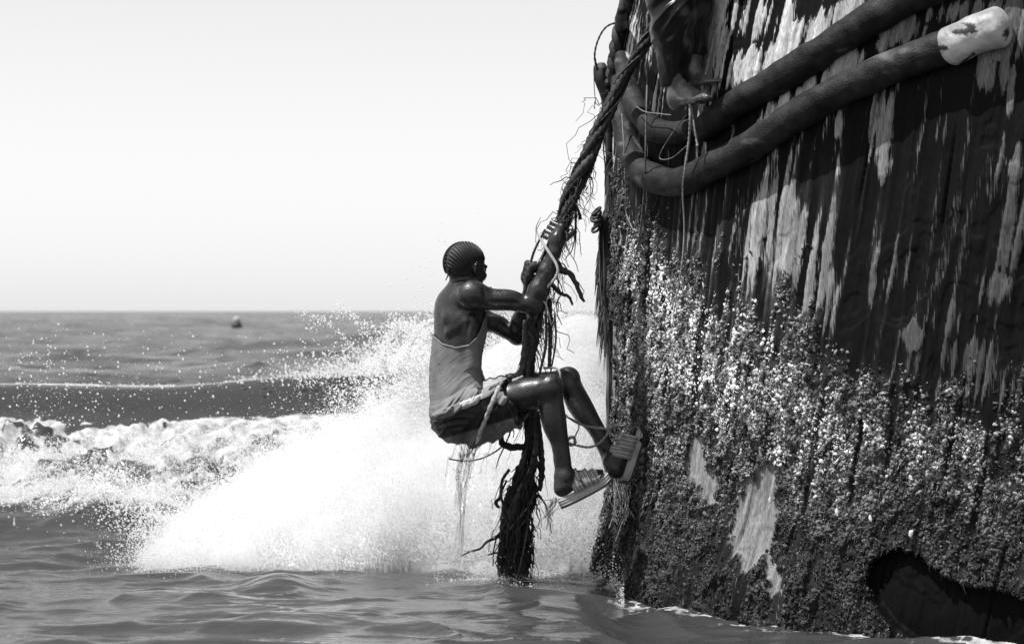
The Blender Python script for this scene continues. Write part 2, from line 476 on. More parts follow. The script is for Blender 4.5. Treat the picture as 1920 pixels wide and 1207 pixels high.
# ---- rub rails: two thick pipes that follow the sheer and curl up at the stem
M_RAIL = grey_mat('rail_rubber', .007, .026, rough=.62, scale=22, bump=.4, bscale=140, detail=6, spec=.22, rough_var=.12)
M_RAILW = grey_mat('rail_white_paint', .45, .95, rough=.5, scale=9, bump=.3, bscale=60, detail=5)
def rail(path, rad, n=260, out=.03, seed=0):
    ctr = np.array([on_hull(x, y, out) for x, y in path])
    # keep the offsets steady where the ray skims the silhouette
    P = catmull(ctr, n)
    for _ in range(2): P[1:-1] = (P[:-2] + 2 * P[1:-1] + P[2:]) / 4
    L = np.linspace(0, 1, n)
    R = np.interp(L, np.linspace(0, 1, len(rad)), rad)
    R = R * (1 + .10 * (fbm2(L * 14, L * 0 + seed, 81, 3) - .5))
    return P, R
def rail_mesh(name, P, R, mat, round_a=True, round_b=True, parent=None, sides=36, shade=1.0, seed=0):
    n = len(P)
    if round_b:
        e = np.linspace(0, 1, 7)[1:]; T = P[-1] - P[-2]; T /= np.linalg.norm(T)
        P = np.vstack([P, P[-1] + T[None] * (e * R[-1] * .6)[:, None]]); R = np.concatenate([R, R[-1] * np.sqrt(np.clip(1 - e ** 2, .02, 1))])
    if round_a:
        e = np.linspace(1, 0, 7)[:-1]; T = P[0] - P[1]; T /= np.linalg.norm(T)
        P = np.vstack([P[0] + T[None] * (e * R[0] * .6)[:, None], P]); R = np.concatenate([R[0] * np.sqrt(np.clip(1 - e ** 2, .02, 1)), R])
    V, F, caps = tube(P, R, sides=sides)
    # dents and scuffs
    k = np.arange(len(V))
    Nn = V.copy(); Nn[:-2] = V[:-2] - np.repeat(P, sides, axis=0)
    Nn[-2:] = 0
    ln = np.linalg.norm(Nn, axis=1, keepdims=True) + 1e-9
    f = fbm2(V[:, 0] * 9 + V[:, 2] * 5, V[:, 1] * 9 - V[:, 2] * 7, 85 + seed, 4) - .5
    f2 = noise2(V[:, 0] * 40 + V[:, 1] * 17, V[:, 2] * 40, 86 + seed) - .5
    V = V + Nn / ln * (.012 * f + .003 * f2)[:, None]
    sh = .35 + 1.5 * fbm2(V[:, 0] * 14, V[:, 2] * 14 + V[:, 1] * 10, 88 + seed, 4)
    scr = sstep(.74, .84, noise2(V[:, 0] * 30 + V[:, 1] * 20, V[:, 2] * 45, 90 + seed)) * 4.0 * sstep(.5, .65, fbm2(V[:, 0] * 5, V[:, 1] * 5, 93 + seed, 2))
    if mat is M_RAILW:
        chip = sstep(.60, .64, fbm2(V[:, 0] * 16 + V[:, 1] * 9, V[:, 2] * 22, 97, 4))
        sh = (.05 + 1.0 * fbm2(V[:, 0] * 6, V[:, 2] * 9 + V[:, 1] * 5, 98, 3)) * (1 - .95 * chip); scr = 0
    return mesh_obj(name, V, [F, caps], mat, parent, {'shade': (sh + scr) * shade})

lower = [(1158, 120), (1160, 175), (1166, 225), (1180, 280), (1205, 322), (1240, 338), (1282, 340), (1330, 316), (1400, 278), (1480, 226), (1560, 178), (1640, 140), (1720, 108), (1790, 84)]
P, R = rail(lower, [.026, .036, .050, .056, .057, .058, .060, .060, .060, .062], seed=1)
r1 = rail_mesh('rub_rail', P, R, M_RAIL, parent=hull, seed=1)
tag(r1, 'long lower dark pipe rail curving up at the stem')
P2 = np.array([on_hull(x, y, .035) for x, y in [(1782, 88), (1830, 66), (1872, 52)]])
P2 = catmull(P2, 90)
e1 = rail_mesh('rail_end', P2, np.linspace(.069, .073, 90), M_RAILW, parent=r1, sides=64, seed=5)
tag(e1, 'blunt white painted end of the lower rail')
upper = [(1318, 244), (1346, 220), (1400, 182), (1460, 148), (1530, 104), (1600, 58), (1660, 20), (1740, -20), (1840, -70), (1980, -120)]
P, R = rail(upper, [.050, .055, .058, .060, .062, .062], seed=2)
r2 = rail_mesh('rub_rail', P, R, M_RAIL, parent=hull, seed=2)
tag(r2, 'upper dark pipe rail ending in a blunt nose below the bare foot')
upper2 = [(1166, 20), (1163, 70), (1168, 120), (1180, 170), (1200, 215), (1230, 244), (1268, 250), (1300, 246)]
P, R = rail(upper2, [.022, .030, .042, .048, .050, .048], n=90, out=.02, seed=3)
r3 = rail_mesh('rub_rail', P, R, M_RAIL, parent=hull, seed=3)
tag(r3, 'short curled stub of pipe rail under the standing foot')
# a third rail runs along above the frame and shades the skin under it
sheer = [(1330, -60), (1420, -90), (1520, -140), (1640, -200), (1800, -270), (2000, -340)]
P, R = rail(sheer, [.05, .06, .06], seed=4)
rail_mesh('rub_rail', P, R, M_RAIL, parent=hull, seed=4)

# ---- barnacle crust
def shell_template(kind, r):
    """small irregular shell, closed enough to catch light; returns V,F(tris)"""
    if kind == 0:                                   # barnacle: open cone
        n = 6; a = np.linspace(0, 2 * math.pi, n, endpoint=False) + r.uniform(0, 1)
        j0 = 1 + .25 * r.standard_normal(n) * .6; j1 = .45 * (1 + .3 * r.standard_normal(n) * .6)
        b = np.stack([np.cos(a) * j0, np.sin(a) * j0, 0 * a - .15], 1)
        tpt = np.stack([np.cos(a) * j1, np.sin(a) * j1, .75 + .12 * r.standard_normal(n)], 1)
        V = np.vstack([b, tpt, [[0, 0, .25]]])
        F = []
        for i in range(n):
            k = (i + 1) % n
            F += [(i, k, n + k), (i, n + k, n + i), (n + i, n + k, 2 * n)]
    else:                                           # oyster flake
        n = 7; a = np.linspace(0, 2 * math.pi, n, endpoint=False) + r.uniform(0, 1)
        j0 = 1 + .28 * r.standard_normal(n) * .7
        ring_ = np.stack([np.cos(a) * j0 * .75, np.sin(a) * j0 * 1.25, .12 + .22 * r.standard_normal(n) + .45 * (np.sin(a) < 0)], 1)
        V = np.vstack([ring_, [[0, .15, .42 + .2 * r.random()]], [[0, .5, -.25]]])
        F = []
        for i in range(n):
            k = (i + 1) % n
            F += [(i, k, n), (k, i, n + 1)]
    return V, np.array(F)

def scatter_points(num, r, want):
    s = r.uniform(-.25, 3.5, num); z = r.uniform(-.12, 1.75, num)
    P, N = hull_base(s, z)
    mm = hull_masks(s, z, P)
    keep = r.random(num) < want(mm, s, z)
    s, z, P, N = s[keep], z[keep], P[keep], N[keep]
    mm = [q[keep] for q in mm]
    d = hull_relief(s, z, *mm[:7])
    return s, z, P + N * d[:, None], N, mm

def crust_tone(px, py, r):
    """dry pale shells high up, wet slimy dark ones low down and round the turn; part of the tone is painted light"""
    b = crust_bright(px, py)
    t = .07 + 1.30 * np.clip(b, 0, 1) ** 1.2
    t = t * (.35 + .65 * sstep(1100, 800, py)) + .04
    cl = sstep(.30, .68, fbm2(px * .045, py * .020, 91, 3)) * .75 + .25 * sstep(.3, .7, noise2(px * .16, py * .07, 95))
    return t * (.10 + 1.35 * cl) * (.25 + 1.15 * r.random(len(px)) ** 1.2)

def frames(N, r, droop=.25):
    n = len(N)
    up = np.array([0, 0, 1.0])
    Zx = N + .45 * r.standard_normal(N.shape) + np.array([0, 0, -droop])
    Zx /= np.linalg.norm(Zx, axis=1, keepdims=True)
    T = np.cross(up, Zx) + 1e-6; T /= np.linalg.norm(T, axis=1, keepdims=True)
    B = np.cross(Zx, T)
    a = r.uniform(0, 2 * math.pi, n) * .5
    X = T * np.cos(a)[:, None] + B * np.sin(a)[:, None]
    Y = np.cross(Zx, X)
    return X, Y, Zx

M_SHELL = grey_mat('shell', .42, .80, rough=.55, scale=90, bump=.4, bscale=400, spec=.4, bdist=.003)
def crust_mesh(name, s, z, P, N, mm, sizes, tone, r, squash=1.0):
    acc = Acc()
    X, Y, Zx = frames(N, r)
    tmpl = [shell_template(0, r) for _ in range(5)] + [shell_template(1, r) for _ in range(6)]
    kind = r.integers(0, len(tmpl), len(P))
    for q, (TV, TF) in enumerate(tmpl):
        w = np.where(kind == q)[0]
        if not len(w): continue
        sc = sizes[w][:, None, None]
        asp = r.uniform(.8, 1.5, len(w))[:, None, None]
        V = P[w][:, None] + sc * (TV[None, :, 0:1] * X[w][:, None] + asp * TV[None, :, 1:2] * Y[w][:, None] + squash * TV[None, :, 2:3] * Zx[w][:, None])
        nv = len(TV)
        F = TF[None] + (np.arange(len(w)) * nv)[:, None, None]
        acc.add(V.reshape(-1, 3), F.reshape(-1, 3), np.repeat(tone[w], nv))
    return acc

r = np.random.default_rng(21)
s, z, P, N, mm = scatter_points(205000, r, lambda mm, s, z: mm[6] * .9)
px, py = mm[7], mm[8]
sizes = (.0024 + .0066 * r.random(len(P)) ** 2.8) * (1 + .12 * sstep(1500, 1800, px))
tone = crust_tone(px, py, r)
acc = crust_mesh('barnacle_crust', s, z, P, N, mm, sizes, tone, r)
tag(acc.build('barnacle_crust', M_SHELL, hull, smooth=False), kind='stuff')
# the larger barnacles and oysters, one object each
s, z, P, N, mm = scatter_points(2200, r, lambda mm, s, z: mm[6] * .8)
order = r.permutation(len(P))[:285]
sizes = .006 + .0045 * r.random(285)
tone = np.clip(crust_tone(mm[7][order], mm[8][order], r) * 1.15 + .06, 0, 1)
X, Y, Zx = frames(N[order], r)
shared = []
for q in range(10):
    TV, TF = shell_template(0 if q < 6 else 1, r)
    TV = TV.copy(); TV[:, 2] *= .8
    for lev in range(3):
        me = bpy.data.meshes.new('barnacle')
        me.from_pydata(TV.tolist(), [], TF.tolist()); me.update()
        a_ = me.attributes.new('shade', 'FLOAT', 'POINT'); a_.data.foreach_set('value', np.full(len(TV), (.12, .38, .8)[lev], dtype=np.float32))
        me.materials.append(M_SHELL); shared.append(me)
for k, i in enumerate(order):
    lev = 0 if tone[k] < .25 else (1 if tone[k] < .6 else 2)
    o = bpy.data.objects.new('barnacle', shared[r.integers(0, 10) * 3 + lev])
    Mx = np.eye(4); sc = sizes[k]
    Mx[:3, 0] = X[k] * sc; Mx[:3, 1] = Y[k] * sc * r.uniform(.8, 1.4); Mx[:3, 2] = Zx[k] * sc; Mx[:3, 3] = P[i] + N[i] * .004
    o.matrix_world = Matrix(Mx.tolist()); COL.objects.link(o); o.parent = hull
# loose pale oyster valves that stand out
def oyster(px_, py_, w, h, ang, shade=1.0):
    c = on_hull(px_, py_, .03)
    a = np.linspace(0, 2 * math.pi, 14, endpoint=False)
    rr = 1 + .1 * np.sin(3 * a + px_) + .07 * np.cos(5 * a)
    rings = []
    for f, dz in ((1, 0), (.75, .25), (.4, .42)):
        rings.append(np.stack([np.cos(a) * rr * f * w, np.sin(a) * rr * f * h, np.full(14, dz * w * .8)], 1))
    V = np.vstack(rings + [[[0, 0, .46 * w]]] + [[[0, 0, -.2 * w]]])
    F = []
    for q in range(2):
        for i in range(14):
            k = (i + 1) % 14; F.append((q * 14 + i, q * 14 + k, (q + 1) * 14 + k)); F.append((q * 14 + i, (q + 1) * 14 + k, (q + 1) * 14 + i))
    for i in range(14):
        k = (i + 1) % 14; F.append((28 + i, 28 + k, 42)); F.append((k, i, 43))
    sdx = _ps[np.argmin((_pc[:, 0] - c[0]) ** 2 + (_pc[:, 1] - c[1]) ** 2)]
    n = np.array([np.interp(sdx, _ps, _pn[:, 0]), np.interp(sdx, _ps, _pn[:, 1]), 0])
    tx = np.cross([0, 0, 1.0], n); ca, sa = math.cos(ang), math.sin(ang)
    ex = tx * ca + np.array([0, 0, 1.0]) * sa; ey = -tx * sa + np.array([0, 0, 1.0]) * ca
    Vw = c + V[:, 0:1] * ex + V[:, 1:2] * ey + V[:, 2:3] * n
    return mesh_obj('oyster_shell', Vw, np.array(F), M_SHELL, hull, {'shade': np.full(len(Vw), shade)})
for a in [(1461, 848, .011, .011, 0), (1569, 960, .007, .017, .1), (1632, 972, .007, .014, .3), (1466, 770, .009, .009, 0), (1306, 757, .009, .009, 0), (1322, 763, .009, .010, .4),
          (1463, 872, .010, .007, .5), (1540, 865, .009, .012, 1.2), (1443, 938, .006, .012, 0), (1708, 1000, .009, .015, -.3), (1362, 655, .008, .008, 0)]:
    oyster(*a)

# ---- hanging weed and hair on the crust
r = np.random.default_rng(31)
def weed(num, r, want, len_rng, name, mat, wid=.0016):
    s, z, P, N, mm = scatter_points(num, r, want)
    n = len(P); acc = Acc()
    L = r.uniform(*len_rng, n); seg = 4
    T = np.cross([0, 0, 1.0], N)
    sway = r.standard_normal(n) * .35; outw = r.uniform(.1, .7, n)
    V = np.zeros((n, (seg + 1) * 2, 3))
    for k in range(seg + 1):
        f = k / seg
        c = P + N * (.004 + L * outw * f * (1 - .55 * f))[:, None] + T * (L * sway * f * f)[:, None] + np.array([0, 0, -1.0]) * (L * f ** 1.2)[:, None]
        w = wid * (1 - .8 * f)
        V[:, 2 * k] = c - T * w; V[:, 2 * k + 1] = c + T * w
    F = np.array([[2 * k, 2 * k + 1, 2 * k + 3, 2 * k + 2] for k in range(seg)])
    FF = F[None] + (np.arange(n) * (seg + 1) * 2)[:, None, None]
    tone = np.repeat(.3 + .9 * r.random(n), (seg + 1) * 2)
    acc.add(V.reshape(-1, 3), FF.reshape(-1, 4), tone)
    o = acc.build(name, mat, hull); tag(o, kind='stuff'); return o
M_WEED = grey_mat('wet_weed', .02, .10, rough=.35, scale=60)
weed(9000, r, lambda mm, s, z: mm[6] * sstep(700, 1000, mm[8]), (.012, .045), 'seaweed', M_WEED)
M_FIB = grey_mat('torn_fibre', .10, .30, rough=.7, scale=60)
weed(2500, r, lambda mm, s, z: mm[6] * sstep(700, 600, mm[8]) * .6, (.008, .03), 'dry_weed', M_FIB, .0012)

# ---- torn wood at the stem: long splinters hanging off the edge
acc = Acc(); r = np.random.default_rng(41)
for k in range(420):
    py_ = r.uniform(150, 600) if k % 3 else r.uniform(380, 560)
    s0 = r.uniform(-.32, .12); z0 = CAMH - (py_ - 583) * 10.2 / FPX
    p0, n0 = hull_base(np.array([s0]), np.array([z0])); p0 = p0[0]; n0 = n0[0]
    L = r.uniform(.06, .30); thick = r.uniform(.0015, .006)
    lift = r.uniform(.002, .034) * (1.6 if 380 < py_ < 620 else .8)
    pts = [p0 + n0 * .002, p0 + n0 * lift * .7 + [0, r.normal(0, .01), -L * .4], p0 + n0 * lift + [0, r.normal(0, .018), -L]]
    P = catmull(pts, 6); R = thick * np.array([.8, 1, 1, .8, .5, .1])
    add_tube(acc, P, R, c=r.uniform(.4, 1.3), sides=5, flat=r.uniform(.4, 1))
M_SPL = grey_mat('splintered_wood', .03, .11, rough=.75, scale=40, stretch=(1, 1, .15))
tag(acc.build('wood_splinter', M_SPL, hull), kind='stuff')
# a shaggy broken board hanging off the stem edge
for (xa, ya, xb, yb, w, sh) in [(1131, 400, 1134, 545, .022, .9), (1138, 470, 1141, 625, .018, .8), (1136, 150, 1142, 300, .020, .35), (1148, 150, 1150, 330, .025, .5), (1147, 600, 1144, 780, .020, 1.6)]:
    A = at(xa, ya, .16); B = at(xb, yb, .16)
    acc = Acc(); n = 22
    P = A[None] + (B - A)[None] * np.linspace(0, 1, n)[:, None]; P[:, 1] += .01 * np.sin(np.linspace(0, 5, n))
    for q in range(9):
        off = np.array([(q / 8 - .5) * w * 1.6, r.normal(0, .006), 0]); cut = r.uniform(.0, .08)
        wob = np.stack([.003 * (noise2(np.linspace(0, 6, n), np.full(n, q * 3.3), 3) - .5), 0 * P[:, 0], np.linspace(0, -cut, n)], 1)
        add_tube(acc, P + off + wob * 1.5, w * .17 * np.interp(np.linspace(0, 1, n), [0, .1, .85, 1], [.3, 1, .9, .1]), c=sh * r.uniform(.6, 1.3), sides=5)
    acc.build('broken_board', M_SPL, hull)
# ================================================================ people: smooth-blended solid bodies
class Field:
    def __init__(self, lo, hi, h):
        self.lo = np.asarray(lo, float); self.h = h
        self.n = np.ceil((np.asarray(hi) - self.lo) / h).astype(int) + 1
        self.F = np.full(self.n, 1.0, dtype=np.float32)
    def box(self, lo, hi):
        a = np.clip(np.floor((lo - self.lo) / self.h).astype(int), 0, self.n - 1)
        b = np.clip(np.ceil((hi - self.lo) / self.h).astype(int) + 1, 1, self.n)
        b = np.maximum(b, a + 1)
        sl = tuple(slice(i, j) for i, j in zip(a, b))
        ax = [(self.lo[k] + np.arange(a[k], b[k]) * self.h).astype(np.float32) for k in range(3)]
        return sl, ax[0][:, None, None], ax[1][None, :, None], ax[2][None, None, :]
    def blend(self, sl, d, k, sub=False):
        F = self.F[sl]
        if sub:
            d = -d
            hh = np.clip(.5 - .5 * (F - d) / k * -1 - 0, 0, 1) if False else np.clip(.5 + .5 * (d - F) / k, 0, 1)
            self.F[sl] = F * (1 - hh) + d * hh + k * hh * (1 - hh)
        else:
            hh = np.clip(.5 + .5 * (F - d) / k, 0, 1)
            self.F[sl] = F * (1 - hh) + d * hh - k * hh * (1 - hh)
    def cap(self, a, b, ra, rb=None, k=.02, sub=False):
        rb = ra if rb is None else rb
        a = np.asarray(a, float); b = np.asarray(b, float); m_ = max(ra, rb) + k + .03
        sl, x, y, z = self.box(np.minimum(a, b) - m_, np.maximum(a, b) + m_)
        ba = b - a; L2 = float(ba @ ba) + 1e-12
        px, py, pz = x - np.float32(a[0]), y - np.float32(a[1]), z - np.float32(a[2])
        t_ = np.clip((px * np.float32(ba[0]) + py * np.float32(ba[1]) + pz * np.float32(ba[2])) / np.float32(L2), 0, 1)
        d = np.sqrt((px - t_ * np.float32(ba[0])) ** 2 + (py - t_ * np.float32(ba[1])) ** 2 + (pz - t_ * np.float32(ba[2])) ** 2) - (np.float32(ra) + np.float32(rb - ra) * t_)
        self.blend(sl, d, k, sub)
    def chain(self, pts, rad, k=.02):
        for i in range(len(pts) - 1): self.cap(pts[i], pts[i + 1], rad[i], rad[i + 1], k)
    def ell(self, c, r, axes=None, k=.03, sub=False):
        """axes: 3x3 rows = local axes in world"""
        c = np.asarray(c, float); r = np.asarray(r, float); m_ = r.max() + k + .03
        A = np.eye(3) if axes is None else np.asarray(axes, float)
        sl, x, y, z = self.box(c - m_, c + m_)
        px, py, pz = x - np.float32(c[0]), y - np.float32(c[1]), z - np.float32(c[2])
        k0 = 0; k1 = 0
        for i in range(3):
            q = (px * np.float32(A[i][0]) + py * np.float32(A[i][1]) + pz * np.float32(A[i][2])) / np.float32(r[i])
            k0 = k0 + q * q; k1 = k1 + (q / np.float32(r[i])) ** 2
        k0 = np.sqrt(k0); k1 = np.sqrt(k1) + 1e-9
        self.blend(sl, k0 * (k0 - 1) / k1, k, sub)
    def coords(self):
        return [(self.lo[k] + np.arange(self.n[k]) * self.h).astype(np.float32).reshape([-1 if j == k else 1 for j in range(3)]) for k in range(3)]

def surface(F, lo, h):
    """surface nets -> V, quads"""
    S = F < 0
    c = [S[i:S.shape[0] - 1 + i, j:S.shape[1] - 1 + j, k:S.shape[2] - 1 + k] for i in (0, 1) for j in (0, 1) for k in (0, 1)]
    any_ = c[0].copy(); all_ = c[0].copy()
    for q in c[1:]: any_ |= q; all_ &= q
    act = any_ & ~all_
    idx = np.argwhere(act)
    ID = np.full(act.shape, -1, dtype=np.int32); ID[act] = np.arange(len(idx))
    acc = np.zeros((len(idx), 3)); cnt = np.zeros(len(idx))
    corner = np.array([(i, j, k) for i in (0, 1) for j in (0, 1) for k in (0, 1)])
    val = [F[idx[:, 0] + o[0], idx[:, 1] + o[1], idx[:, 2] + o[2]].astype(float) for o in corner]
    for a in range(8):
        for b in range(a + 1, 8):
            if np.abs(corner[a] - corner[b]).sum() != 1: continue
            m_ = (val[a] < 0) != (val[b] < 0)
            t_ = np.where(m_, val[a] / (val[a] - val[b] + 1e-20), 0)
            p = corner[a] + (corner[b] - corner[a]) * t_[:, None]
            acc += np.where(m_[:, None], p, 0); cnt += m_
    V = (idx + acc / cnt[:, None]) * h + lo
    quads = []
    for ax in range(3):
        sl0 = [slice(None)] * 3; sl1 = [slice(None)] * 3
        sl0[ax] = slice(0, -1); sl1[ax] = slice(1, None)
        A = S[tuple(sl0)]; B = S[tuple(sl1)]
        e = np.argwhere(A != B)
        u, v = [(1, 2), (2, 0), (0, 1)][ax]
        e = e[(e[:, u] > 0) & (e[:, v] > 0) & (e[:, u] < S.shape[u] - 1) & (e[:, v] < S.shape[v] - 1)]
        def cell(du, dv):
            q = e.copy(); q[:, u] -= du; q[:, v] -= dv
            return ID[q[:, 0], q[:, 1], q[:, 2]]
        Q = np.stack([cell(1, 1), cell(0, 1), cell(0, 0), cell(1, 0)], 1)
        inside = A[e[:, 0], e[:, 1], e[:, 2]]
        Q[~inside] = Q[~inside][:, ::-1]
        quads.append(Q[(Q >= 0).all(axis=1)])
    return V, np.vstack(quads)

def relax(V, Q, it=2, lam=.5):
    E = np.vstack([Q[:, [0, 1]], Q[:, [1, 2]], Q[:, [2, 3]], Q[:, [3, 0]]])
    for _ in range(it):
        s_ = np.zeros_like(V); c_ = np.zeros(len(V))
        np.add.at(s_, E[:, 0], V[E[:, 1]]); np.add.at(c_, E[:, 0], 1)
        np.add.at(s_, E[:, 1], V[E[:, 0]]); np.add.at(c_, E[:, 1], 1)
        V = V + lam * (s_ / np.maximum(c_, 1)[:, None] - V)
    return V

def unit(v):
    v = np.asarray(v, float); return v / np.linalg.norm(v)

# ================================================================ sea
_AX = np.linspace(-9, 9, 400)
_AZ = np.interp(_AX, [-9, -4.2, -2.75, -1.9, -1.2, -.4, .6, 3, 9], [.66, .68, .70, .675, .74, .77, .80, .75, .6])
_k = np.exp(-np.linspace(-2, 2, 25) ** 2); _k /= _k.sum(); _AZ = np.convolve(np.pad(_AZ, 12, mode='edge'), _k, mode='valid')
def heap(x, y):
    # churned white water in front of the wave face
    pxh = 960 + x / (y - CAMY) * FPX
    yf = np.interp(pxh, [-200, 0, 150, 300, 450, 600], [1.5, 1.40, 1.15, .85, .65, .6]) + .08 * np.sin(7 * x)
    e = np.clip((y - yf) / .9, 0, 1); e = e * e * (3 - 2 * e) * sstep(3.28, 2.85, y)
    lump = fbm2(x * 2.6, y * 3.4, 161, 4, .55); rid = 1 - np.abs(2 * fbm2(x * 5, y * 6, 165, 3) - 1)
    return e * (.06 + .245 * sstep(1.5, 2.6, y) + .26 * (lump - .45) + .08 * (rid - .7) + .05 * (noise2(x * 9, y * 11, 168) - .5) + .05 * (noise2(x * 17, y * 20, 169) - .5)), e
def foam_cover(x, y):
    hh, e = heap(x, y)
    n1 = fbm2(x * 3.2, y * 4.5, 171, 5, .6); lace = 1 - np.abs(2 * fbm2(x * 9 + 2 * n1, y * 11, 175, 3) - 1)
    px = 960 + x / (y - CAMY) * FPX
    c = sstep(.45, .68, n1 * .75 + .25 * lace + .12 * sstep(250, 800, px) + .06 * sstep(2.1, 2.7, y)) * sstep(.02, .30, e + .25 * (n1 - .5))
    yc = 3.55 + .10 * np.sin(x * .9 + .4) + .18 * (noise2(x * .45, x * 0, 121) - .5)
    c = np.maximum(c, .9 * np.exp(-((y - yc + .02) / .035) ** 2) * sstep(.30, .6, fbm2(x * 2.2, x * 0 + 4, 177, 3)))
    c = np.maximum(c, sstep(.5, .75, lace) * sstep(560, 900, px) * np.exp(-((y - 3.75) / .25) ** 2))
    # thin scum trails on the dark slope and around the wreck
    st_ = 1 - np.abs(2 * noise2(x * 2.2 + .5 * y, y * 9, 181) - 1)
    c = np.maximum(c, .55 * sstep(.93, .99, st_) * sstep(.4, .9, y) * sstep(1.6, 1.2, y) * sstep(-1.0, -1.5, x))
    near_h = (x > .1) & (x < 2.6) & (y > -2.4) & (y < .7)
    dh = np.full(x.shape, 9.0)
    if near_h.any():
        Q_ = np.stack([x[near_h], y[near_h]], 1); K_ = _pc[::16]; K_ = K_ + _pn[::16] * .10; K_ = K_[(K_[:, 0] < 3) & (K_[:, 1] < 1)]
        dh[near_h] = np.sqrt(((Q_[:, None] - K_[None]) ** 2).sum(-1)).min(1)
    hl = fbm2(x * 9, y * 14, 187, 4)
    lc = 1 - np.abs(2 * fbm2(x * 20, y * 26, 189, 2) - 1)
    c = np.maximum(c, .62 * sstep(.62, .85, lc * .6 + hl * .5 + .06 * np.exp(-(dh / .05) ** 2)) * np.exp(-(dh / .20) ** 2))
    sc_ = fbm2(x * 12, y * 22, 185, 3)
    c = np.maximum(c, .8 * sstep(.56, .70, sc_) * np.exp(-((x - .22) / .30) ** 2 - ((y + .30) / .22) ** 2))
    return c
def sea_height(x, y):
    # short chop in the lee of the wreck
    q = .030 * (fbm2(x * 1.5 + 3, y * 2.6, 101, 3, .45) - .5) * 2
    ridg = 1 - np.abs(2 * noise2(x * 2.0 + .6 * y, y * 4.2 + .3 * np.sin(x * 2), 105) - 1)
    ridg2 = 1 - np.abs(2 * noise2(x * 3.6 - .8 * y, y * 7.5 + .4 * np.sin(x * 3), 108) - 1)
    q = q + .026 * (ridg ** 2 - .35) + .012 * (ridg2 ** 2 - .35) + .008 * (noise2(x * 6, y * 11, 106) - .5) + .004 * (noise2(x * 15, y * 24, 107) - .5)
    near = sstep(2.5, 1.0, y)
    h = q * (.42 + .50 * near)
    # small dark peaks in front of the splash
    for cx, cy, rx, ry, a in [(-.92, -.42, .13, .16, .055), (-.66, -.30, .16, .14, .030), (-1.25, -.9, .25, .16, .03), (-.2, -.4, .3, .14, .02), (-1.75, -1.3, .3, .2, .03)]:
        h = h + a * np.exp(-((x - cx) / rx) ** 2 - ((y - cy) / ry) ** 2)
    # open water swell further out
    far = sstep(5, 9, y)
    chop = 1 - np.abs(2 * noise2(x * .22 + .1 * y, y * .42, 117) - 1)
    h = h + far * (.34 * (fbm2(x * .13, y * .30, 111, 4, .6) - .5) * 2 + .22 * (chop ** 2 - .3) + .08 * (noise2(x * .9, y * 1.8, 115) - .5))
    h = h - .12 * sstep(4.5, 8, y)
    # the breaking wave
    yc = 3.55 + .10 * np.sin(x * .9 + .4) + .18 * (noise2(x * .45, x * 0, 121) - .5)
    A = np.interp(x, _AX, _AZ)
    A = A + .02 * (noise2(x * 2.1, x * 0 + 3, 122) - .5)
    t_ = y - yc
    w = np.where(t_ < 0, np.exp(-np.abs(t_ / .52) ** 2.6), np.exp(-(t_ / 1.7) ** 2))
    h = h * (1 - .7 * w) + A * w
    hp, _e = heap(x, y)
    h = np.maximum(h, 0) * 1.0 + np.minimum(h, 0) + hp * 1.0
    # slope of dark water rolling in front of the foam on the left
    B = .20 * sstep(-1.30, -1.95, x) * (1 + .25 * (noise2(x * 1.7, y * .8, 123) - .5))
    h = h + B * np.exp(-((y - 1.35 - .1 * np.sin(2 * x)) / .48) ** 2)
    # the water draws down along the hull
    h = h - .065 * sstep(.15, .55, x) * sstep(-.25, -.65, y)
    h = h + .02 * np.exp(-((x - .55) / .35) ** 2 - ((y + .75) / .35) ** 2) - .035 * np.exp(-((x - .45) / .22) ** 2 - ((y + .72) / .3) ** 2)
    return h

tcol = np.concatenate([-np.geomspace(1.6, .26, 40), np.linspace(-.255, .255, 430), np.geomspace(.26, 1.6, 40)])
drow = np.concatenate([np.linspace(3.0, 7.2, 40, endpoint=False), np.linspace(7.2, 11.6, 230, endpoint=False), np.linspace(11.6, 14.2, 150, endpoint=False), np.linspace(14.2, 15.6, 30, endpoint=False), np.geomspace(15.6, 9000, 420)])
DD, TT = np.meshgrid(drow, tcol, indexing='ij')
SX = TT * DD; SY = DD + CAMY
SZ = sea_height(SX, SY)
SZ = SZ * np.clip(1 - (DD - 400) / 2500, .15, 1)
SV = np.stack([SX, SY, SZ], -1)
a_, b_ = SX.shape
ii = np.arange(a_ - 1)[:, None] * b_ + np.arange(b_ - 1)[None]
SF = np.stack([ii, ii + 1, ii + b_ + 1, ii + b_], -1).reshape(-1, 4)
m, t, p, out = new_mat('sea_water')
af = t.nodes.new('ShaderNodeAttribute'); af.attribute_name = 'foam'
p.inputs['IOR'].default_value = 1.33
p.inputs['Specular IOR Level'].default_value = .5
tc = t.nodes.new('ShaderNodeTexCoord')
sep = t.nodes.new('ShaderNodeSeparateXYZ'); t.links.new(tc.outputs['Object'], sep.inputs[0])
# rougher to the eye with distance: unresolved chop
mr = t.nodes.new('ShaderNodeMapRange'); mr.inputs[1].default_value = 0; mr.inputs[2].default_value = 60; mr.inputs[3].default_value = .05; mr.inputs[4].default_value = .20
t.links.new(sep.outputs[1], mr.inputs[0])
nw = t.nodes.new('ShaderNodeTexNoise'); nw.inputs['Scale'].default_value = 45; nw.inputs['Detail'].default_value = 5; t.links.new(tc.outputs['Object'], nw.inputs['Vector'])
fa_ = t.nodes.new('ShaderNodeMath'); fa_.operation = 'MULTIPLY_ADD'; fa_.inputs[1].default_value = .7; t.links.new(nw.outputs[0], fa_.inputs[0]); t.links.new(af.outputs['Fac'], fa_.inputs[2])
ft = t.nodes.new('ShaderNodeMapRange'); ft.interpolation_type = 'SMOOTHSTEP'; ft.inputs[1].default_value = .62; ft.inputs[2].default_value = 1.0; t.links.new(fa_.outputs[0], ft.inputs[0])
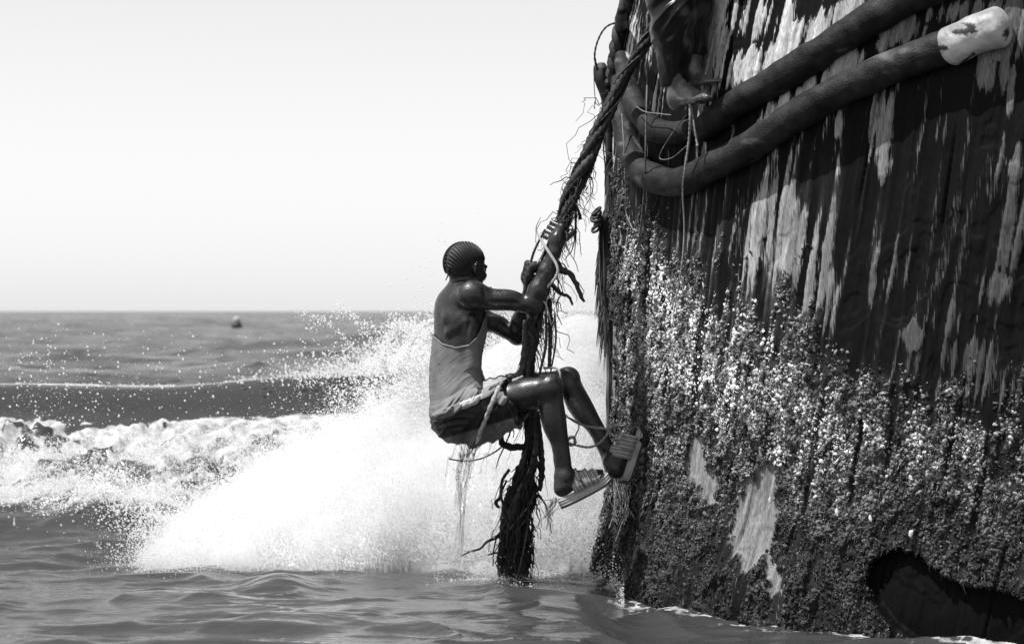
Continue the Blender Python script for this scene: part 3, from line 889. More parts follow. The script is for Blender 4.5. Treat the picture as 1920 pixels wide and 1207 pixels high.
bc = t.nodes.new('ShaderNodeMapRange'); bc.inputs[3].default_value = .042; bc.inputs[4].default_value = .38; t.links.new(ft.outputs[0], bc.inputs[0])
nf = t.nodes.new('ShaderNodeTexNoise'); nf.inputs['Scale'].default_value = 16; nf.inputs['Detail'].default_value = 8; nf.inputs['Roughness'].default_value = .7; t.links.new(tc.outputs['Object'], nf.inputs['Vector'])
nfm = t.nodes.new('ShaderNodeMapRange'); nfm.inputs[1].default_value = .32; nfm.inputs[2].default_value = .66; nfm.inputs[3].default_value = .35; nfm.inputs[4].default_value = 1.5; t.links.new(nf.outputs[0], nfm.inputs[0])
nfx = t.nodes.new('ShaderNodeMix'); nfx.data_type = 'FLOAT'; nfx.inputs[2].default_value = 1.0; t.links.new(ft.outputs[0], nfx.inputs[0]); t.links.new(nfm.outputs[0], nfx.inputs[3])
bm = t.nodes.new('ShaderNodeMath'); bm.operation = 'MULTIPLY'; t.links.new(bc.outputs[0], bm.inputs[0]); t.links.new(nfx.outputs[0], bm.inputs[1]); t.links.new(bm.outputs[0], p.inputs['Base Color'])
mpw = t.nodes.new('ShaderNodeMapping'); mpw.inputs['Scale'].default_value = (.05, .11, 1); t.links.new(tc.outputs['Object'], mpw.inputs[0])
nr = t.nodes.new('ShaderNodeTexNoise'); nr.inputs['Scale'].default_value = 1.0; nr.inputs['Detail'].default_value = 5; t.links.new(mpw.outputs[0], nr.inputs['Vector'])
rv = t.nodes.new('ShaderNodeMapRange'); rv.inputs[1].default_value = .35; rv.inputs[2].default_value = .65; rv.inputs[3].default_value = .6; rv.inputs[4].default_value = 1.4; t.links.new(nr.outputs[0], rv.inputs[0])
rm = t.nodes.new('ShaderNodeMath'); rm.operation = 'MULTIPLY'; t.links.new(mr.outputs[0], rm.inputs[0]); t.links.new(rv.outputs[0], rm.inputs[1])
rx = t.nodes.new('ShaderNodeMath'); rx.operation = 'MAXIMUM'; t.links.new(rm.outputs[0], rx.inputs[0])
r3 = t.nodes.new('ShaderNodeMath'); r3.operation = 'MULTIPLY'; r3.inputs[1].default_value = .7; t.links.new(ft.outputs[0], r3.inputs[0]); t.links.new(r3.outputs[0], rx.inputs[1]); t.links.new(rx.outputs[0], p.inputs['Roughness'])
mp = t.nodes.new('ShaderNodeMapping'); mp.inputs['Scale'].default_value = (1.0, 1.7, 1); t.links.new(tc.outputs['Object'], mp.inputs[0])
n1 = t.nodes.new('ShaderNodeTexNoise'); n1.inputs['Scale'].default_value = 13; n1.inputs['Detail'].default_value = 6; t.links.new(mp.outputs[0], n1.inputs['Vector'])
n2 = t.nodes.new('ShaderNodeTexNoise'); n2.inputs['Scale'].default_value = .9; n2.inputs['Detail'].default_value = 6; t.links.new(mp.outputs[0], n2.inputs['Vector'])
b1 = t.nodes.new('ShaderNodeBump'); b1.inputs['Strength'].default_value = .5; b1.inputs['Distance'].default_value = .011; t.links.new(n1.outputs[0], b1.inputs['Height'])
f2 = t.nodes.new('ShaderNodeMapRange'); f2.inputs[1].default_value = 4; f2.inputs[2].default_value = 14; f2.inputs[3].default_value = 0; f2.inputs[4].default_value = 1
t.links.new(sep.outputs[1], f2.inputs[0])
b2_ = t.nodes.new('ShaderNodeBump'); b2_.inputs['Distance'].default_value = .5
t.links.new(f2.outputs[0], b2_.inputs['Strength'])
t.links.new(n2.outputs[0], b2_.inputs['Height']); t.links.new(b1.outputs[0], b2_.inputs['Normal'])
t.links.new(b2_.outputs[0], p.inputs['Normal'])
M_SEA = m
FO = np.where(DD < 18, foam_cover(SX, SY), 0)
sea = mesh_obj('sea', SV.reshape(-1, 3), SF, M_SEA, None, {'foam': FO.reshape(-1)})
tag(sea, 'grey sea with a breaking wave and small ripples in front', 'sea', kind='structure')

# ---- spray, foam and splash: clouds of real drops
def points_obj(name, P, R, mat, label, cat):
    me = bpy.data.meshes.new(name)
    me.vertices.add(len(P)); me.vertices.foreach_set('co', np.asarray(P, dtype=np.float32).reshape(-1))
    a_ = me.attributes.new('rad', 'FLOAT', 'POINT'); a_.data.foreach_set('value', np.asarray(R, dtype=np.float32))
    me.update()
    o = bpy.data.objects.new(name, me); COL.objects.link(o)
    g = bpy.data.node_groups.new(name + '_nodes', 'GeometryNodeTree')
    g.interface.new_socket('Geometry', in_out='INPUT', socket_type='NodeSocketGeometry')
    g.interface.new_socket('Geometry', in_out='OUTPUT', socket_type='NodeSocketGeometry')
    gi = g.nodes.new('NodeGroupInput'); go = g.nodes.new('NodeGroupOutput')
    mtp = g.nodes.new('GeometryNodeMeshToPoints'); na = g.nodes.new('GeometryNodeInputNamedAttribute'); na.data_type = 'FLOAT'
    na.inputs[0].default_value = 'rad'
    sm = g.nodes.new('GeometryNodeSetMaterial'); sm.inputs['Material'].default_value = mat
    g.links.new(gi.outputs[0], mtp.inputs['Mesh']); g.links.new(na.outputs[0], mtp.inputs['Radius'])
    g.links.new(mtp.outputs[0], sm.inputs[0]); g.links.new(sm.outputs[0], go.inputs[0])
    md = o.modifiers.new('drops', 'NODES'); md.node_group = g
    me.materials.append(mat)
    return tag(o, label, cat, kind='stuff')

def foam_mat(name, alb, trans, rough=.5):
    m = bpy.data.materials.new(name); m.use_nodes = True; t = m.node_tree
    for n in list(t.nodes): t.nodes.remove(n)
    out = t.nodes.new('ShaderNodeOutputMaterial')
    d = t.nodes.new('ShaderNodeBsdfDiffuse'); d.inputs['Color'].default_value = (alb,) * 3 + (1,)
    tr = t.nodes.new('ShaderNodeBsdfTranslucent'); tr.inputs['Color'].default_value = (alb,) * 3 + (1,)
    mx = t.nodes.new('ShaderNodeMixShader'); mx.inputs[0].default_value = trans
    t.links.new(d.outputs[0], mx.inputs[1]); t.links.new(tr.outputs[0], mx.inputs[2])
    gl = t.nodes.new('ShaderNodeBsdfGlossy'); gl.inputs['Roughness'].default_value = .15
    mx2 = t.nodes.new('ShaderNodeMixShader'); mx2.inputs[0].default_value = .05
    t.links.new(mx.outputs[0], mx2.inputs[1]); t.links.new(gl.outputs[0], mx2.inputs[2])
    t.links.new(mx2.outputs[0], out.inputs['Surface'])
    return m
M_FOAM = foam_mat('white_foam', .86, .5)

# the solid white heart of the splash against the hull
ZT_X = [260, 300, 360, 450, 540, 600, 680, 760, 830, 900, 960, 1020, 1060, 1110, 1150, 1300]
ZT_Z = [0, .03, .12, .27, .40, .48, .58, .68, .78, .86, .92, .99, 1.05, 1.02, .93, .8]
def splash_top(x, y):
    px = 960 + x / (y - CAMY) * FPX
    zt = np.interp(px, ZT_X, ZT_Z)
    return zt
def splash_core(x, y):
    zt = splash_top(x, y)
    y0 = .02 + .10 * (noise2(x * 3, x * 0, 131) - .5)
    rise = np.clip((y - y0) / .85, 0, 1); fall = sstep(2.6, 1.1, y)
    h = zt * (rise ** .6) * fall * .94
    h = h + (.10 * (fbm2(x * 4, y * 4, 132, 4) - .5) + .02 * (noise2(x * 15, y * 15, 133) - .5)) * sstep(0, .25, zt) * sstep(0, .1, rise)
    return np.where((zt > .005) & (y > y0), h, -.06)
gx = np.linspace(-1.75, .95, 420); gy = np.linspace(-.08, 2.6, 240)
GX, GY = np.meshgrid(gx, gy)
GZ = splash_core(GX, GY)
GV = np.stack([GX, GY, GZ], -1)
nn = len(gx); ii = np.arange(len(gy) - 1)[:, None] * nn + np.arange(nn - 1)[None]
GF = np.stack([ii, ii + 1, ii + nn + 1, ii + nn], -1).reshape(-1, 4)
GF = GF[(GZ.reshape(-1)[GF] > -.05).any(axis=1)]
core = mesh_obj('splash_foam', GV.reshape(-1, 3), GF, M_FOAM)
tag(core, 'solid white mass of splash thrown up behind the climber', 'splash', kind='stuff')

r = np.random.default_rng(51)
PP = []; RR = []
def emit(P, R):
    PP.append(np.asarray(P)); RR.append(np.broadcast_to(R, (len(P),)).copy())
# fluff on the heart
n = 420000
x = r.uniform(-1.72, .9, n); y = r.uniform(-.05, 1.6, n) ** 1.0
z = splash_core(x, y); zt = splash_top(x, y)
ok = (z > -.03) & (zt > .01)
x, y, z, zt = x[ok], y[ok], z[ok], zt[ok]
lift = r.exponential(.035, len(x)) * (.6 + 1.4 * zt)
fr = r.exponential(.030, len(x))
emit(np.stack([x + r.normal(0, .02, len(x)), y - fr, z + lift], 1), .0010 + .0018 * r.random(len(x)) ** 4)
# ragged left edge and fringes
n = 26000
q = r.random(n); px = 262 + 560 * q ** 1.2; zt = np.interp(px, ZT_X, ZT_Z)
yy = r.uniform(.0, 1.2, n); x = (px - 960) * (yy + 10) / FPX - np.abs(r.exponential(.07, n)) * .8
emit(np.stack([x, yy, np.maximum(zt * r.random(n) ** .7 + r.exponential(.05, n), .0)], 1), .0010 + .0028 * r.random(n) ** 4)
# jets: clumps thrown on arcs
def jet(p0, v, num, spread, rad, tmax=.5):
    t_ = r.random(num) * tmax
    P = p0 + v * t_[:, None] + np.array([0, 0, -4.9]) * (t_ ** 2)[:, None]
    P = P + r.standard_normal((num, 3)) * (spread * (.25 + t_ / tmax))[:, None]
    emit(P, rad * (.35 + r.random(num) ** 3))
for k in range(60):
    px0 = r.uniform(680, 960); p0 = at(px0, r.uniform(660, 800), r.uniform(.5, 1.4))
    v = np.array([r.normal(-.5, .6), r.normal(0, .3), r.uniform(.6, 2.2)])
    jet(p0, v, int(r.uniform(60, 260)), r.uniform(.008, .03), .0034, r.uniform(.15, .4))
for k in range(26):      # the finger of spray left of the climber's back
    p0 = at(r.uniform(720, 840), r.uniform(640, 720), r.uniform(.6, 1.1))
    v = np.array([r.normal(-.35, .5), 0, r.uniform(.5, 1.6)])
    jet(p0, v, 220, .018, .0042, .3)
jet(at(830, 640, .8), np.array([-.55, 0, .75]), 500, .010, .0042, .30)
jet(at(840, 610, .8), np.array([-.9, 0, .6]), 700, .012, .0040, .24)
jet(at(835, 585, .8), np.array([-.2, 0, .9]), 300, .02, .003, .25)
for k in range(16):      # plume behind head and hands
    p0 = at(r.uniform(900, 1080), r.uniform(600, 680), r.uniform(.7, 1.3)); v = np.array([r.normal(0, .3), 0, r.uniform(.6, 1.7)])
    jet(p0, v, 420, .04, .0028, .35)
# crest line and spill behind it
n = 9000
px = 900 - np.abs(r.normal(0, 150, n)); yy = 3.5 + r.normal(0, .15, n); x = (px - 960) * (yy + 10) / FPX
emit(np.stack([x, yy, np.interp(x, [-2.75, -1.9, -1.2, -.4], [.70, .68, .74, .79]) + r.exponential(.03 + .07 * sstep(600, 820, px), n) - .02], 1), .0025 + .005 * r.random(n) ** 3)
n = 3500
px = r.uniform(-250, 700, n); px = px[fbm2(px * .02, px * 0, 191, 3) > .44]; n = len(px); x = (px - 960) * 13.5 / FPX
yc = 3.55 + .10 * np.sin(x * .9 + .4) + .18 * (noise2(x * .45, x * 0, 121) - .5)
zz = sea_height(x, yc)
emit(np.stack([x, yc + r.normal(0, .02, n) - .03, zz + r.normal(0, .004, n) + .002], 1), .0010 + .0026 * r.random(n) ** 3)
# the churned foam heap in front of the wave face
def heap_z(x, yy):
    return np.interp(yy, [1.5, 1.9, 2.3, 2.6, 2.75], [.06, .22, .38, .48, .50])
nc = 3200
cpx = r.uniform(-300, 860, nc); cy = np.interp(cpx, [-200, 0, 150, 300, 450, 600], [1.5, 1.40, 1.15, .85, .65, .6]) + .15; cy = cy + (2.85 - cy) * r.random(nc); cx = (cpx - 960) * (cy + 10) / FPX
dens = fbm2(cx * 1.5, cy * 3.4, 141, 3)
thin = sstep(.49, .62, dens + .18 * sstep(2.9, 2.3, cy) + .10 * sstep(200, 700, cpx) - .10 * np.exp(-((cpx - 200) / 120) ** 2 - ((cy - 2.45) / .2) ** 2) * 2.0)
cz = sea_height(cx, cy)
for k in range(nc):
    num = int(34 * thin[k] + r.integers(0, 6))
    if num < 3: continue
    sg = r.uniform(.018, .055)
    c = np.array([cx[k], cy[k], cz[k] + abs(r.normal(0, .03))])
    emit(c + r.standard_normal((num, 3)) * np.array([sg * 1.5, sg, sg * .8]), .0011 + .0036 * r.random(num) ** 4)
for k in range(170):
    c0 = np.array([(r.uniform(-100, 800) - 960) * 12.3 / FPX, r.uniform(1.7, 2.6), 0]); c0[2] = float(sea_height(c0[0:1], c0[1:2])[0])
    jet(c0, np.array([r.normal(0, .7), r.normal(-.3, .3), r.uniform(.3, 1.5)]), int(r.uniform(30, 120)), r.uniform(.003, .018), .0030, r.uniform(.08, .25))
# foam fringe along the foot of the heap
n = 7000
px = r.uniform(-200, 520, n); zb = np.interp(px, [-200, 0, 60, 140, 250, 330, 520], [.20, .17, .13, .08, .05, .03, .02])
yy = np.interp(px, [-200, 0, 150, 300, 450, 600], [1.5, 1.40, 1.15, .85, .65, .6]) + .2 + r.normal(0, .12, n); x = (px - 960) * (yy + 10) / FPX
cl = fbm2(x * 7, x * 0 + .5, 145, 3)
emit(np.stack([x, yy, sea_height(x, yy) + np.abs(r.normal(0, .05, n)) * sstep(.35, .65, cl)], 1), .002 + .0045 * r.random(n) ** 3)
# single drops flying everywhere
n = 2600
px = np.concatenate([r.uniform(-100, 950, n // 2), np.abs(r.normal(0, 120, n // 4)) + 30, r.uniform(500, 850, n - n // 2 - n // 4)])
py = np.concatenate([620 + np.abs(r.normal(90, 70, n // 2)), 600 + np.abs(r.normal(130, 60, n // 4)), 640 + np.abs(r.normal(60, 60, n - n // 2 - n // 4))])
yy = r.uniform(.4, 2.9, n); d = yy + 10
emit(np.stack([(px - 960) * d / FPX, yy, CAMH - (py - 583) * d / FPX], 1), .0009 + .0042 * r.random(n) ** 5)
# froth where rope and hull meet the water
n = 22000
px = np.concatenate([r.normal(985, 62, n // 2), 1070 + 100 * r.random(n - n // 2) ** .8])
yy = np.concatenate([r.normal(-.20, .12, n // 2), np.interp(px[n // 2:], [1075, 1175], [.02, -.60]) + r.normal(0, .05, n - n // 2)])
x = (px - 960) * (yy + 10) / FPX
cl = sstep(.42, .62, fbm2(x * 7, yy * 12, 151, 3)); k = r.random(n) < (cl * .7 + .02) * np.where(np.arange(n) < n // 2, 1, .6)
emit(np.stack([x, yy, sea_height(x, yy) + .001 + r.exponential(.006 + .022 * sstep(1085, 1140, px), n)], 1)[k], (.0009 + .0028 * r.random(n) ** 4)[k])
P = np.vstack(PP); R = np.concatenate(RR)
ok = P[:, 2] > -.05
points_obj('splash_spray', P[ok], R[ok], M_FOAM, 'white flying spray and foam of the wave breaking beside the hull', 'spray')

# fine mist hanging in and over the splash: a closed body of pale air
def mist(name, lo, hi, h, field, dens, label):
    n_ = [int((b - a) / h) + 2 for a, b in zip(lo, hi)]
    X = (lo[0] + h * np.arange(n_[0]))[:, None, None]; Y = (lo[1] + h * np.arange(n_[1]))[None, :, None]; Z = (lo[2] + h * np.arange(n_[2]))[None, None, :]
    F = field(X + 0 * Y + 0 * Z, Y + 0 * X + 0 * Z, Z + 0 * X + 0 * Y).astype(np.float32)
    F[0] = F[-1] = 1; F[:, 0] = F[:, -1] = 1; F[:, :, 0] = F[:, :, -1] = 1
    V, Q = surface(F, np.array(lo), h)
    m = bpy.data.materials.new(name); m.use_nodes = True; t = m.node_tree
    for n in list(t.nodes): t.nodes.remove(n)
    out = t.nodes.new('ShaderNodeOutputMaterial'); v = t.nodes.new('ShaderNodeVolumePrincipled')
    v.inputs['Color'].default_value = (.97, .97, .97, 1); v.inputs['Density'].default_value = dens; v.inputs['Anisotropy'].default_value = .3
    t.links.new(v.outputs[0], out.inputs['Volume'])
    return tag(mesh_obj(name, relax(V, Q, 2), Q, m), label, 'mist', kind='stuff')
def f_splash(X, Y, Z):
    top = splash_core(X, Y) + .05 + .16 * (fbm2(X * 6, Y * 6 + Z * 3, 401, 3) - .4) + .04 * splash_top(X, Y)
    top = top * sstep(.03, .2, splash_top(X, Y)) - .02
    return np.maximum(np.maximum(Z - top, .0 - Z), np.maximum(-.04 + .22 * (fbm2(X * 5, Z * 6, 403, 3) - .5) - Y, Y - 1.5))
mist('splash_mist', (-1.75, -.2, -.03), (.75, 1.6, 1.35), .03, f_splash, 7.0, 'dense white mist filling the splash behind the climber')
def f_heap(X, Y, Z):
    top = np.maximum(sea_height(X[:, :, :1], Y[:, :, :1]), 0) + .02 + .20 * (fbm2(X * 4, Y * 4 + Z * 3, 411, 3) - .42)
    px = 960 + X / (Y - CAMY) * FPX; yf = np.interp(px, [-200, 0, 150, 300, 450, 600], [1.5, 1.40, 1.15, .85, .65, .6])
    return np.maximum(np.maximum(Z - top, .0 - Z), np.maximum(yf + .25 + .2 * (fbm2(X * 4, Z * 5, 413, 3) - .5) - Y, Y - 2.75))
mist('wave_mist', (-3.6, .6, -.03), (-.2, 2.9, .95), .035, f_heap, 1.6, 'thin mist blown off the churned foam left of the splash')

# --- materials
def skin_mat(name, lo, hi, rough, wet):
    m = grey_mat(name, lo, hi, rough=rough, scale=26, bump=.6, bscale=160, spec=.60, rough_var=.16, ior=1.45, detail=8, bdist=.0025)
    t = m.node_tree; p = [n for n in t.nodes if n.type == 'BSDF_PRINCIPLED'][0]
    # beads of sea water: tiny smooth spots
    tc = [n for n in t.nodes if n.type == 'TEX_COORD'][0]
    vo = t.nodes.new('ShaderNodeTexVoronoi'); vo.inputs['Scale'].default_value = 150
    t.links.new(tc.outputs['Object'], vo.inputs['Vector'])
    mr = t.nodes.new('ShaderNodeMapRange'); mr.inputs[1].default_value = .10; mr.inputs[2].default_value = .28; mr.inputs[3].default_value = 1; mr.inputs[4].default_value = 0
    t.links.new(vo.outputs['Distance'], mr.inputs[0])
    nz = t.nodes.new('ShaderNodeTexNoise'); nz.inputs['Scale'].default_value = 14
    t.links.new(tc.outputs['Object'], nz.inputs['Vector'])
    m2 = t.nodes.new('ShaderNodeMapRange'); m2.inputs[1].default_value = .5; m2.inputs[2].default_value = .6
    t.links.new(nz.outputs[0], m2.inputs[0])
    mu = t.nodes.new('ShaderNodeMath'); mu.operation = 'MULTIPLY'; t.links.new(mr.outputs[0], mu.inputs[0]); t.links.new(m2.outputs[0], mu.inputs[1])
    mu2 = t.nodes.new('ShaderNodeMath'); mu2.operation = 'MULTIPLY'; mu2.inputs[1].default_value = wet; t.links.new(mu.outputs[0], mu2.inputs[0])
    bo = [n for n in t.nodes if n.type == 'BUMP'][0]
    b2 = t.nodes.new('ShaderNodeBump'); b2.inputs['Strength'].default_value = .6; b2.inputs['Distance'].default_value = .004
    t.links.new(mu2.outputs[0], b2.inputs['Height']); t.links.new(bo.outputs[0], b2.inputs['Normal']); t.links.new(b2.outputs[0], p.inputs['Normal'])
    p.inputs['Coat Weight'].default_value = .10 * wet; p.inputs['Coat Roughness'].default_value = .25
    return m
M_SKIN = skin_mat('dark_wet_skin', .009, .021, .37, 1.0)
M_HAIR = grey_mat('black_hair', .006, .014, rough=.5, scale=200, bump=.5, bscale=600, spec=.5, bdist=.002)
M_SCALP = grey_mat('cropped_scalp', .012, .030, rough=.6, scale=120, bump=.5, bscale=500, bdist=.002)
M_TANK = grey_mat('grey_vest_cloth', .11, .165, rough=.8, scale=18, bump=.25, bscale=700, spec=.2, bdist=.001)
M_SHORT = grey_mat('wet_shorts_cloth', .85, 1.1, rough=.55, scale=14, bump=.25, bscale=500, spec=.35, bdist=.001)
M_PALE = grey_mat('pale_lining_cloth', .45, .62, rough=.7, scale=30, bump=.3, bscale=300, bdist=.002)
M_SANDAL = grey_mat('sandal_foam', .34, .46, rough=.6, scale=40, bump=.6, bscale=500, bdist=.002)
M_SANDALD = grey_mat('sandal_tread', .03, .05, rough=.6, scale=40)
M_TROUSER = grey_mat('black_wet_trousers', .004, .009, rough=.30, scale=20, bump=.2, bscale=400, spec=.45, bdist=.001)
M_SKINLIT = skin_mat('wet_skin_brightened', .07, .12, .22, 1.0)  # wet skin, colour lightened so the foot in the leg's shadow looks lit

def grip(fd, ctr, axis, wrist, R, back, flip=1.0, fr=.0088):
    """a closed hand round a rope: ctr on the rope, back = direction from rope to the back of the hand"""
    ax = unit(axis); bk = unit(np.asarray(back) - ax * np.dot(back, ax)); sd = np.cross(ax, bk) * flip
    knk = []
    lens = [.92, 1.0, .97, .82]
    for j in range(4):
        o = ctr + ax * ((1.5 - j) * .0205)
        rr = R + fr * 1.05
        def pt(phi, e=0): return o + (bk * math.cos(phi) + sd * math.sin(phi)) * (rr + e)
        k0 = pt(math.radians(15), .006); knk.append(k0)
        span = lens[j]
        pts = [k0, pt(math.radians(15 + 62 * span), .003), pt(math.radians(15 + 125 * span), .002), pt(math.radians(15 + 190 * span), 0), pt(math.radians(15 + 235 * span), -.001)]
        fd.chain(pts, [fr * 1.18, fr * 1.05, fr, fr * .92, fr * .8], k=.004)
        fd.ell(k0, [fr * 1.25] * 3, k=.006)
    for j in range(4):
        fd.cap(wrist, knk[j], .021, fr * 1.35, k=.012)
    pm = (np.asarray(wrist) + knk[1] + knk[2]) / 3
    fd.ell(pm, [.026, .026, .026], k=.02)
    # thumb leaves the side of the palm near its base and closes the other way round
    o = ctr + ax * .034; rr = R + fr * 1.1
    def tp(phi, e=0, dz=0): return o + ax * dz + (bk * math.cos(phi) + sd * math.sin(phi)) * (rr + e)
    tb = np.asarray(wrist) * .6 + tp(math.radians(-20)) * .4
    fd.chain([tb, tp(math.radians(-40), .010, .000), tp(math.radians(-85), .003, .004), tp(math.radians(-130), .001, .002)], [.017, .0125, .0105, .0085], k=.008)

def foot(fd, heel, toe, up, side=1.0, L=None, toes=True, k=.014):
    """bare foot: heel and toe points lie on the sole line, up = instep side. side=+1: little toe towards cross(up, fwd)"""
    heel = np.asarray(heel, float); toe = np.asarray(toe, float)
    f = unit(toe - heel); L = np.linalg.norm(toe - heel); u = unit(np.asarray(up) - f * np.dot(up, f)); w = np.cross(u, f) * side
    def q(a, b, c): return heel + f * (a * L) + w * (b * L) + u * (c * L)
    fd.ell(q(.13, 0, .13), np.array([.135, .115, .13]) * L, [f, w, u], k=k)
    fd.cap(q(.14, .02, .12), q(.60, .10, .10), .095 * L, .075 * L, k=k)
    fd.cap(q(.16, -.02, .16), q(.62, -.06, .11), .095 * L, .082 * L, k=k)
    fd.cap(q(.24, 0, .34), q(.60, -.02, .18), .115 * L, .09 * L, k=k)
    fd.ell(q(.70, .01, .085), np.array([.14, .185, .075]) * L, [f, w, u], k=k)
    if toes:
        for i, (b, a1, rr) in enumerate([(-.135, 1.0, .056), (-.05, .98, .040), (.02, .94, .037), (.08, .89, .035), (.135, .83, .034)]):
            fd.chain([q(.72, b * .9, .085), q(a1 - .10, b, .085), q(a1 - .035, b, .06)], [rr * L * .95, rr * L, rr * L * .92], k=.006)
    return f, w, u, L

# ---------------------------------------------------------------- the climber
climber = empty('person', 'climber in a grey vest and shorts hanging on the thick rope with both hands', 'person')
YT = -.34
TH = math.radians(35)
tf = np.array([math.cos(TH), math.sin(TH), 0]); tr_ = np.array([math.sin(TH), -math.cos(TH), 0]); tu = np.array([0, 0, 1.0])
PHI = math.radians(12)
pf = np.array([math.cos(PHI), math.sin(PHI), 0]); pr = np.array([math.sin(PHI), -math.cos(PHI), 0])
H_V = .0038
lo = np.array([-.40, -.80, .24]); hi = np.array([.62, .06, 1.46])

rsh = at(884, 553, -.485); rel_ = at(998, 572, -.47); rwr = at(1040, 472, -.475)
lsh = at(852, 566, -.19); lel = at(970, 630, -.20); lwr = at(994, 540, -.315)
hipR = at(874, 772, -.47); hipL = at(872, 768, -.27)
kneR = at(1030, 726, -.60); ankR = at(1060, 893, -.585)
kneL = at(1062, 712, -.20); ankL = at(1146, 853, -.31)
chest = at(862, 612, YT); upper_b = at(862, 572, YT); belly = at(853, 690, YT); pelv = at(868, 772, -.37)
neck0 = at(862, 556, YT + .0); neck1 = at(872, 512, YT + .01)
HY = math.radians(40)
hf = np.array([math.cos(HY), math.sin(HY), 0]); hr = np.array([math.sin(HY), -math.cos(HY), 0])
tilt = math.radians(10)                                    # chin slightly down
hu = np.array([hf[0] * math.sin(tilt), hf[1] * math.sin(tilt), math.cos(tilt)]); hfw = unit(np.cross(hu, hr)); 
if np.dot(hfw, hf) < 0: hfw = -hfw
hc = at(874, 503, YT + .01); HS = .90
def hd(f, r_, u): return hc + (hfw * f + hr * r_ + hu * u) * HS

def torso(fd):
    ax = [tf, tr_, tu]
    fd.ell(chest, [.088, .134, .150], ax, k=.03)
    fd.ell(upper_b, [.076, .128, .085], ax, k=.04)
    fd.ell(belly, [.086, .118, .145], ax, k=.05)
    fd.ell(at(860, 735, -.36), [.094, .128, .09], ax, k=.05)
    fd.ell(pelv, [.112, .142, .105], [pf, pr, tu], k=.05)

B = Field(lo, hi, H_V)
torso(B)
# buttocks
B.ell(at(856, 790, -.45), [.085, .075, .085], k=.04); B.ell(at(850, 786, -.29), [.085, .075, .085], k=.04)
# neck, shoulders, back muscles
B.cap(neck0, neck1, .056, .052, k=.03)
B.cap(at(866, 552, -.37), rsh, .048, .052, k=.03); B.cap(at(860, 556, -.31), lsh, .046, .05, k=.03)
B.ell(rsh + np.array([.006, -.006, .0]), [.060, .058, .056], k=.02)
B.ell(lsh, [.055, .055, .055], k=.02)
# shoulder blade, its spine, the edge of lat and the hollow between
B.cap(at(844, 622, -.418), at(876, 592, -.450), .016, .022, k=.022)
B.ell(at(853, 596, -.410), [.046, .026, .028], k=.03)
B.cap(at(884, 602, -.475), at(890, 680, -.455), .022, .016, k=.03)
B.cap(at(852, 608, -.462), at(874, 584, -.486), .0065, .006, k=.014, sub=True)
B.cap(at(838, 634, -.452), at(866, 630, -.474), .008, .007, k=.022, sub=True)
B.cap(at(884, 592, -.505), at(868, 640, -.470), .007, .006, k=.014, sub=True)
# near arm
B.cap(rsh, rel_, .044, .034, k=.022)
B.ell(rsh * .45 + rel_ * .55 + np.array([0, -.006, .014]), [.062, .036, .030], [unit(rel_ - rsh), np.cross(unit(rel_ - rsh), [0, 0, 1]), [0, 0, 1]], k=.016)
B.ell(rsh * .6 + rel_ * .4 + np.array([0, -.008, -.016]), [.066, .034, .030], [unit(rel_ - rsh), np.cross(unit(rel_ - rsh), [0, 0, 1]), [0, 0, 1]], k=.016)
B.ell(rel_ + np.array([.008, -.002, -.006]), [.033, .030, .031], k=.014)
fa = unit(rwr - rel_)
B.chain([rel_, rel_ + (rwr - rel_) * .28, rel_ + (rwr - rel_) * .62, rwr], [.034, .0405, .033, .0245], k=.015)
B.cap(rel_ + (rwr - rel_) * .1 + np.array([-.012, -.014, .0]), rel_ + (rwr - rel_) * .5 + np.array([-.008, -.012, 0]), .022, .014, k=.016)
B.cap(at(908, 541, -.535), at(917, 578, -.535), .006, .005, k=.014, sub=True)      # edge of the deltoid
B.cap(at(922, 566, -.525), at(972, 569, -.512), .0045, .004, k=.014, sub=True)     # between biceps and triceps
B.cap(at(984, 552, -.515), at(1014, 512, -.505), .0045, .004, k=.014, sub=True)    # forearm furrow
B.cap(at(846, 640, -.46), at(852, 690, -.46), .006, .005, k=.02, sub=True)
# far arm
B.cap(lsh, lel, .042, .034, k=.022)
B.ell(lsh * .45 + lel * .55 + np.array([0, -.004, -.012]), [.06, .034, .034], [unit(lel - lsh), np.cross(unit(lel - lsh), [0, 0, 1]), [0, 0, 1]], k=.016)
B.ell(lel, [.033, .033, .034], k=.012)
B.chain([lel, lel + (lwr - lel) * .3, lel + (lwr - lel) * .65, lwr], [.033, .040, .032, .0245], k=.015)
# hands closed round the rope
rope_dir = unit(at(1062, 410, -.42) - at(1020, 492, -.42))
grip(B, at(1047, 440, -.42), rope_dir, rwr, .038, np.array([.25, -1, 0]), flip=-1.0, fr=.0098)
rope_dir2 = unit(at(1012, 500, -.42) - at(1001, 560, -.42))
grip(B, at(1008, 512, -.40), rope_dir2, lwr, .034, np.array([-.8, .55, 0]), flip=1.0)
# legs
for hp, kn, an_, sgn in ((hipR, kneR, ankR, 1), (hipL, kneL, ankL, -1)):
    d_ = unit(kn - hp); dn = unit(an_ - kn)
    B.chain([hp, hp + (kn - hp) * .35, hp + (kn - hp) * .75, kn], [.080, .074, .055, .047], k=.03)
    fwd = unit(d_ - dn * np.dot(d_, dn))
    B.ell(kn + fwd * .014 + d_ * .0, [.043, .042, .046], k=.02)                 # knee cap
    B.cap(kn, an_, .042, .029, k=.02)
    B.ell(kn + dn * .12 - fwd * .014, [.042, .040, .085], [fwd, np.cross(dn, fwd), dn], k=.03)   # calf
    B.cap(kn + dn * .05 + fwd * .016, kn + dn * .3 + fwd * .006, .028, .022, k=.016)             # shin bone
    B.ell(an_ + np.array([0, -.022 * 1, .0]), [.018, .016, .018], k=.014)
    B.cap(an_ - dn * .07 - fwd * .014, an_ + dn * .02 - fwd * .018, .018, .020, k=.016)          # tendon
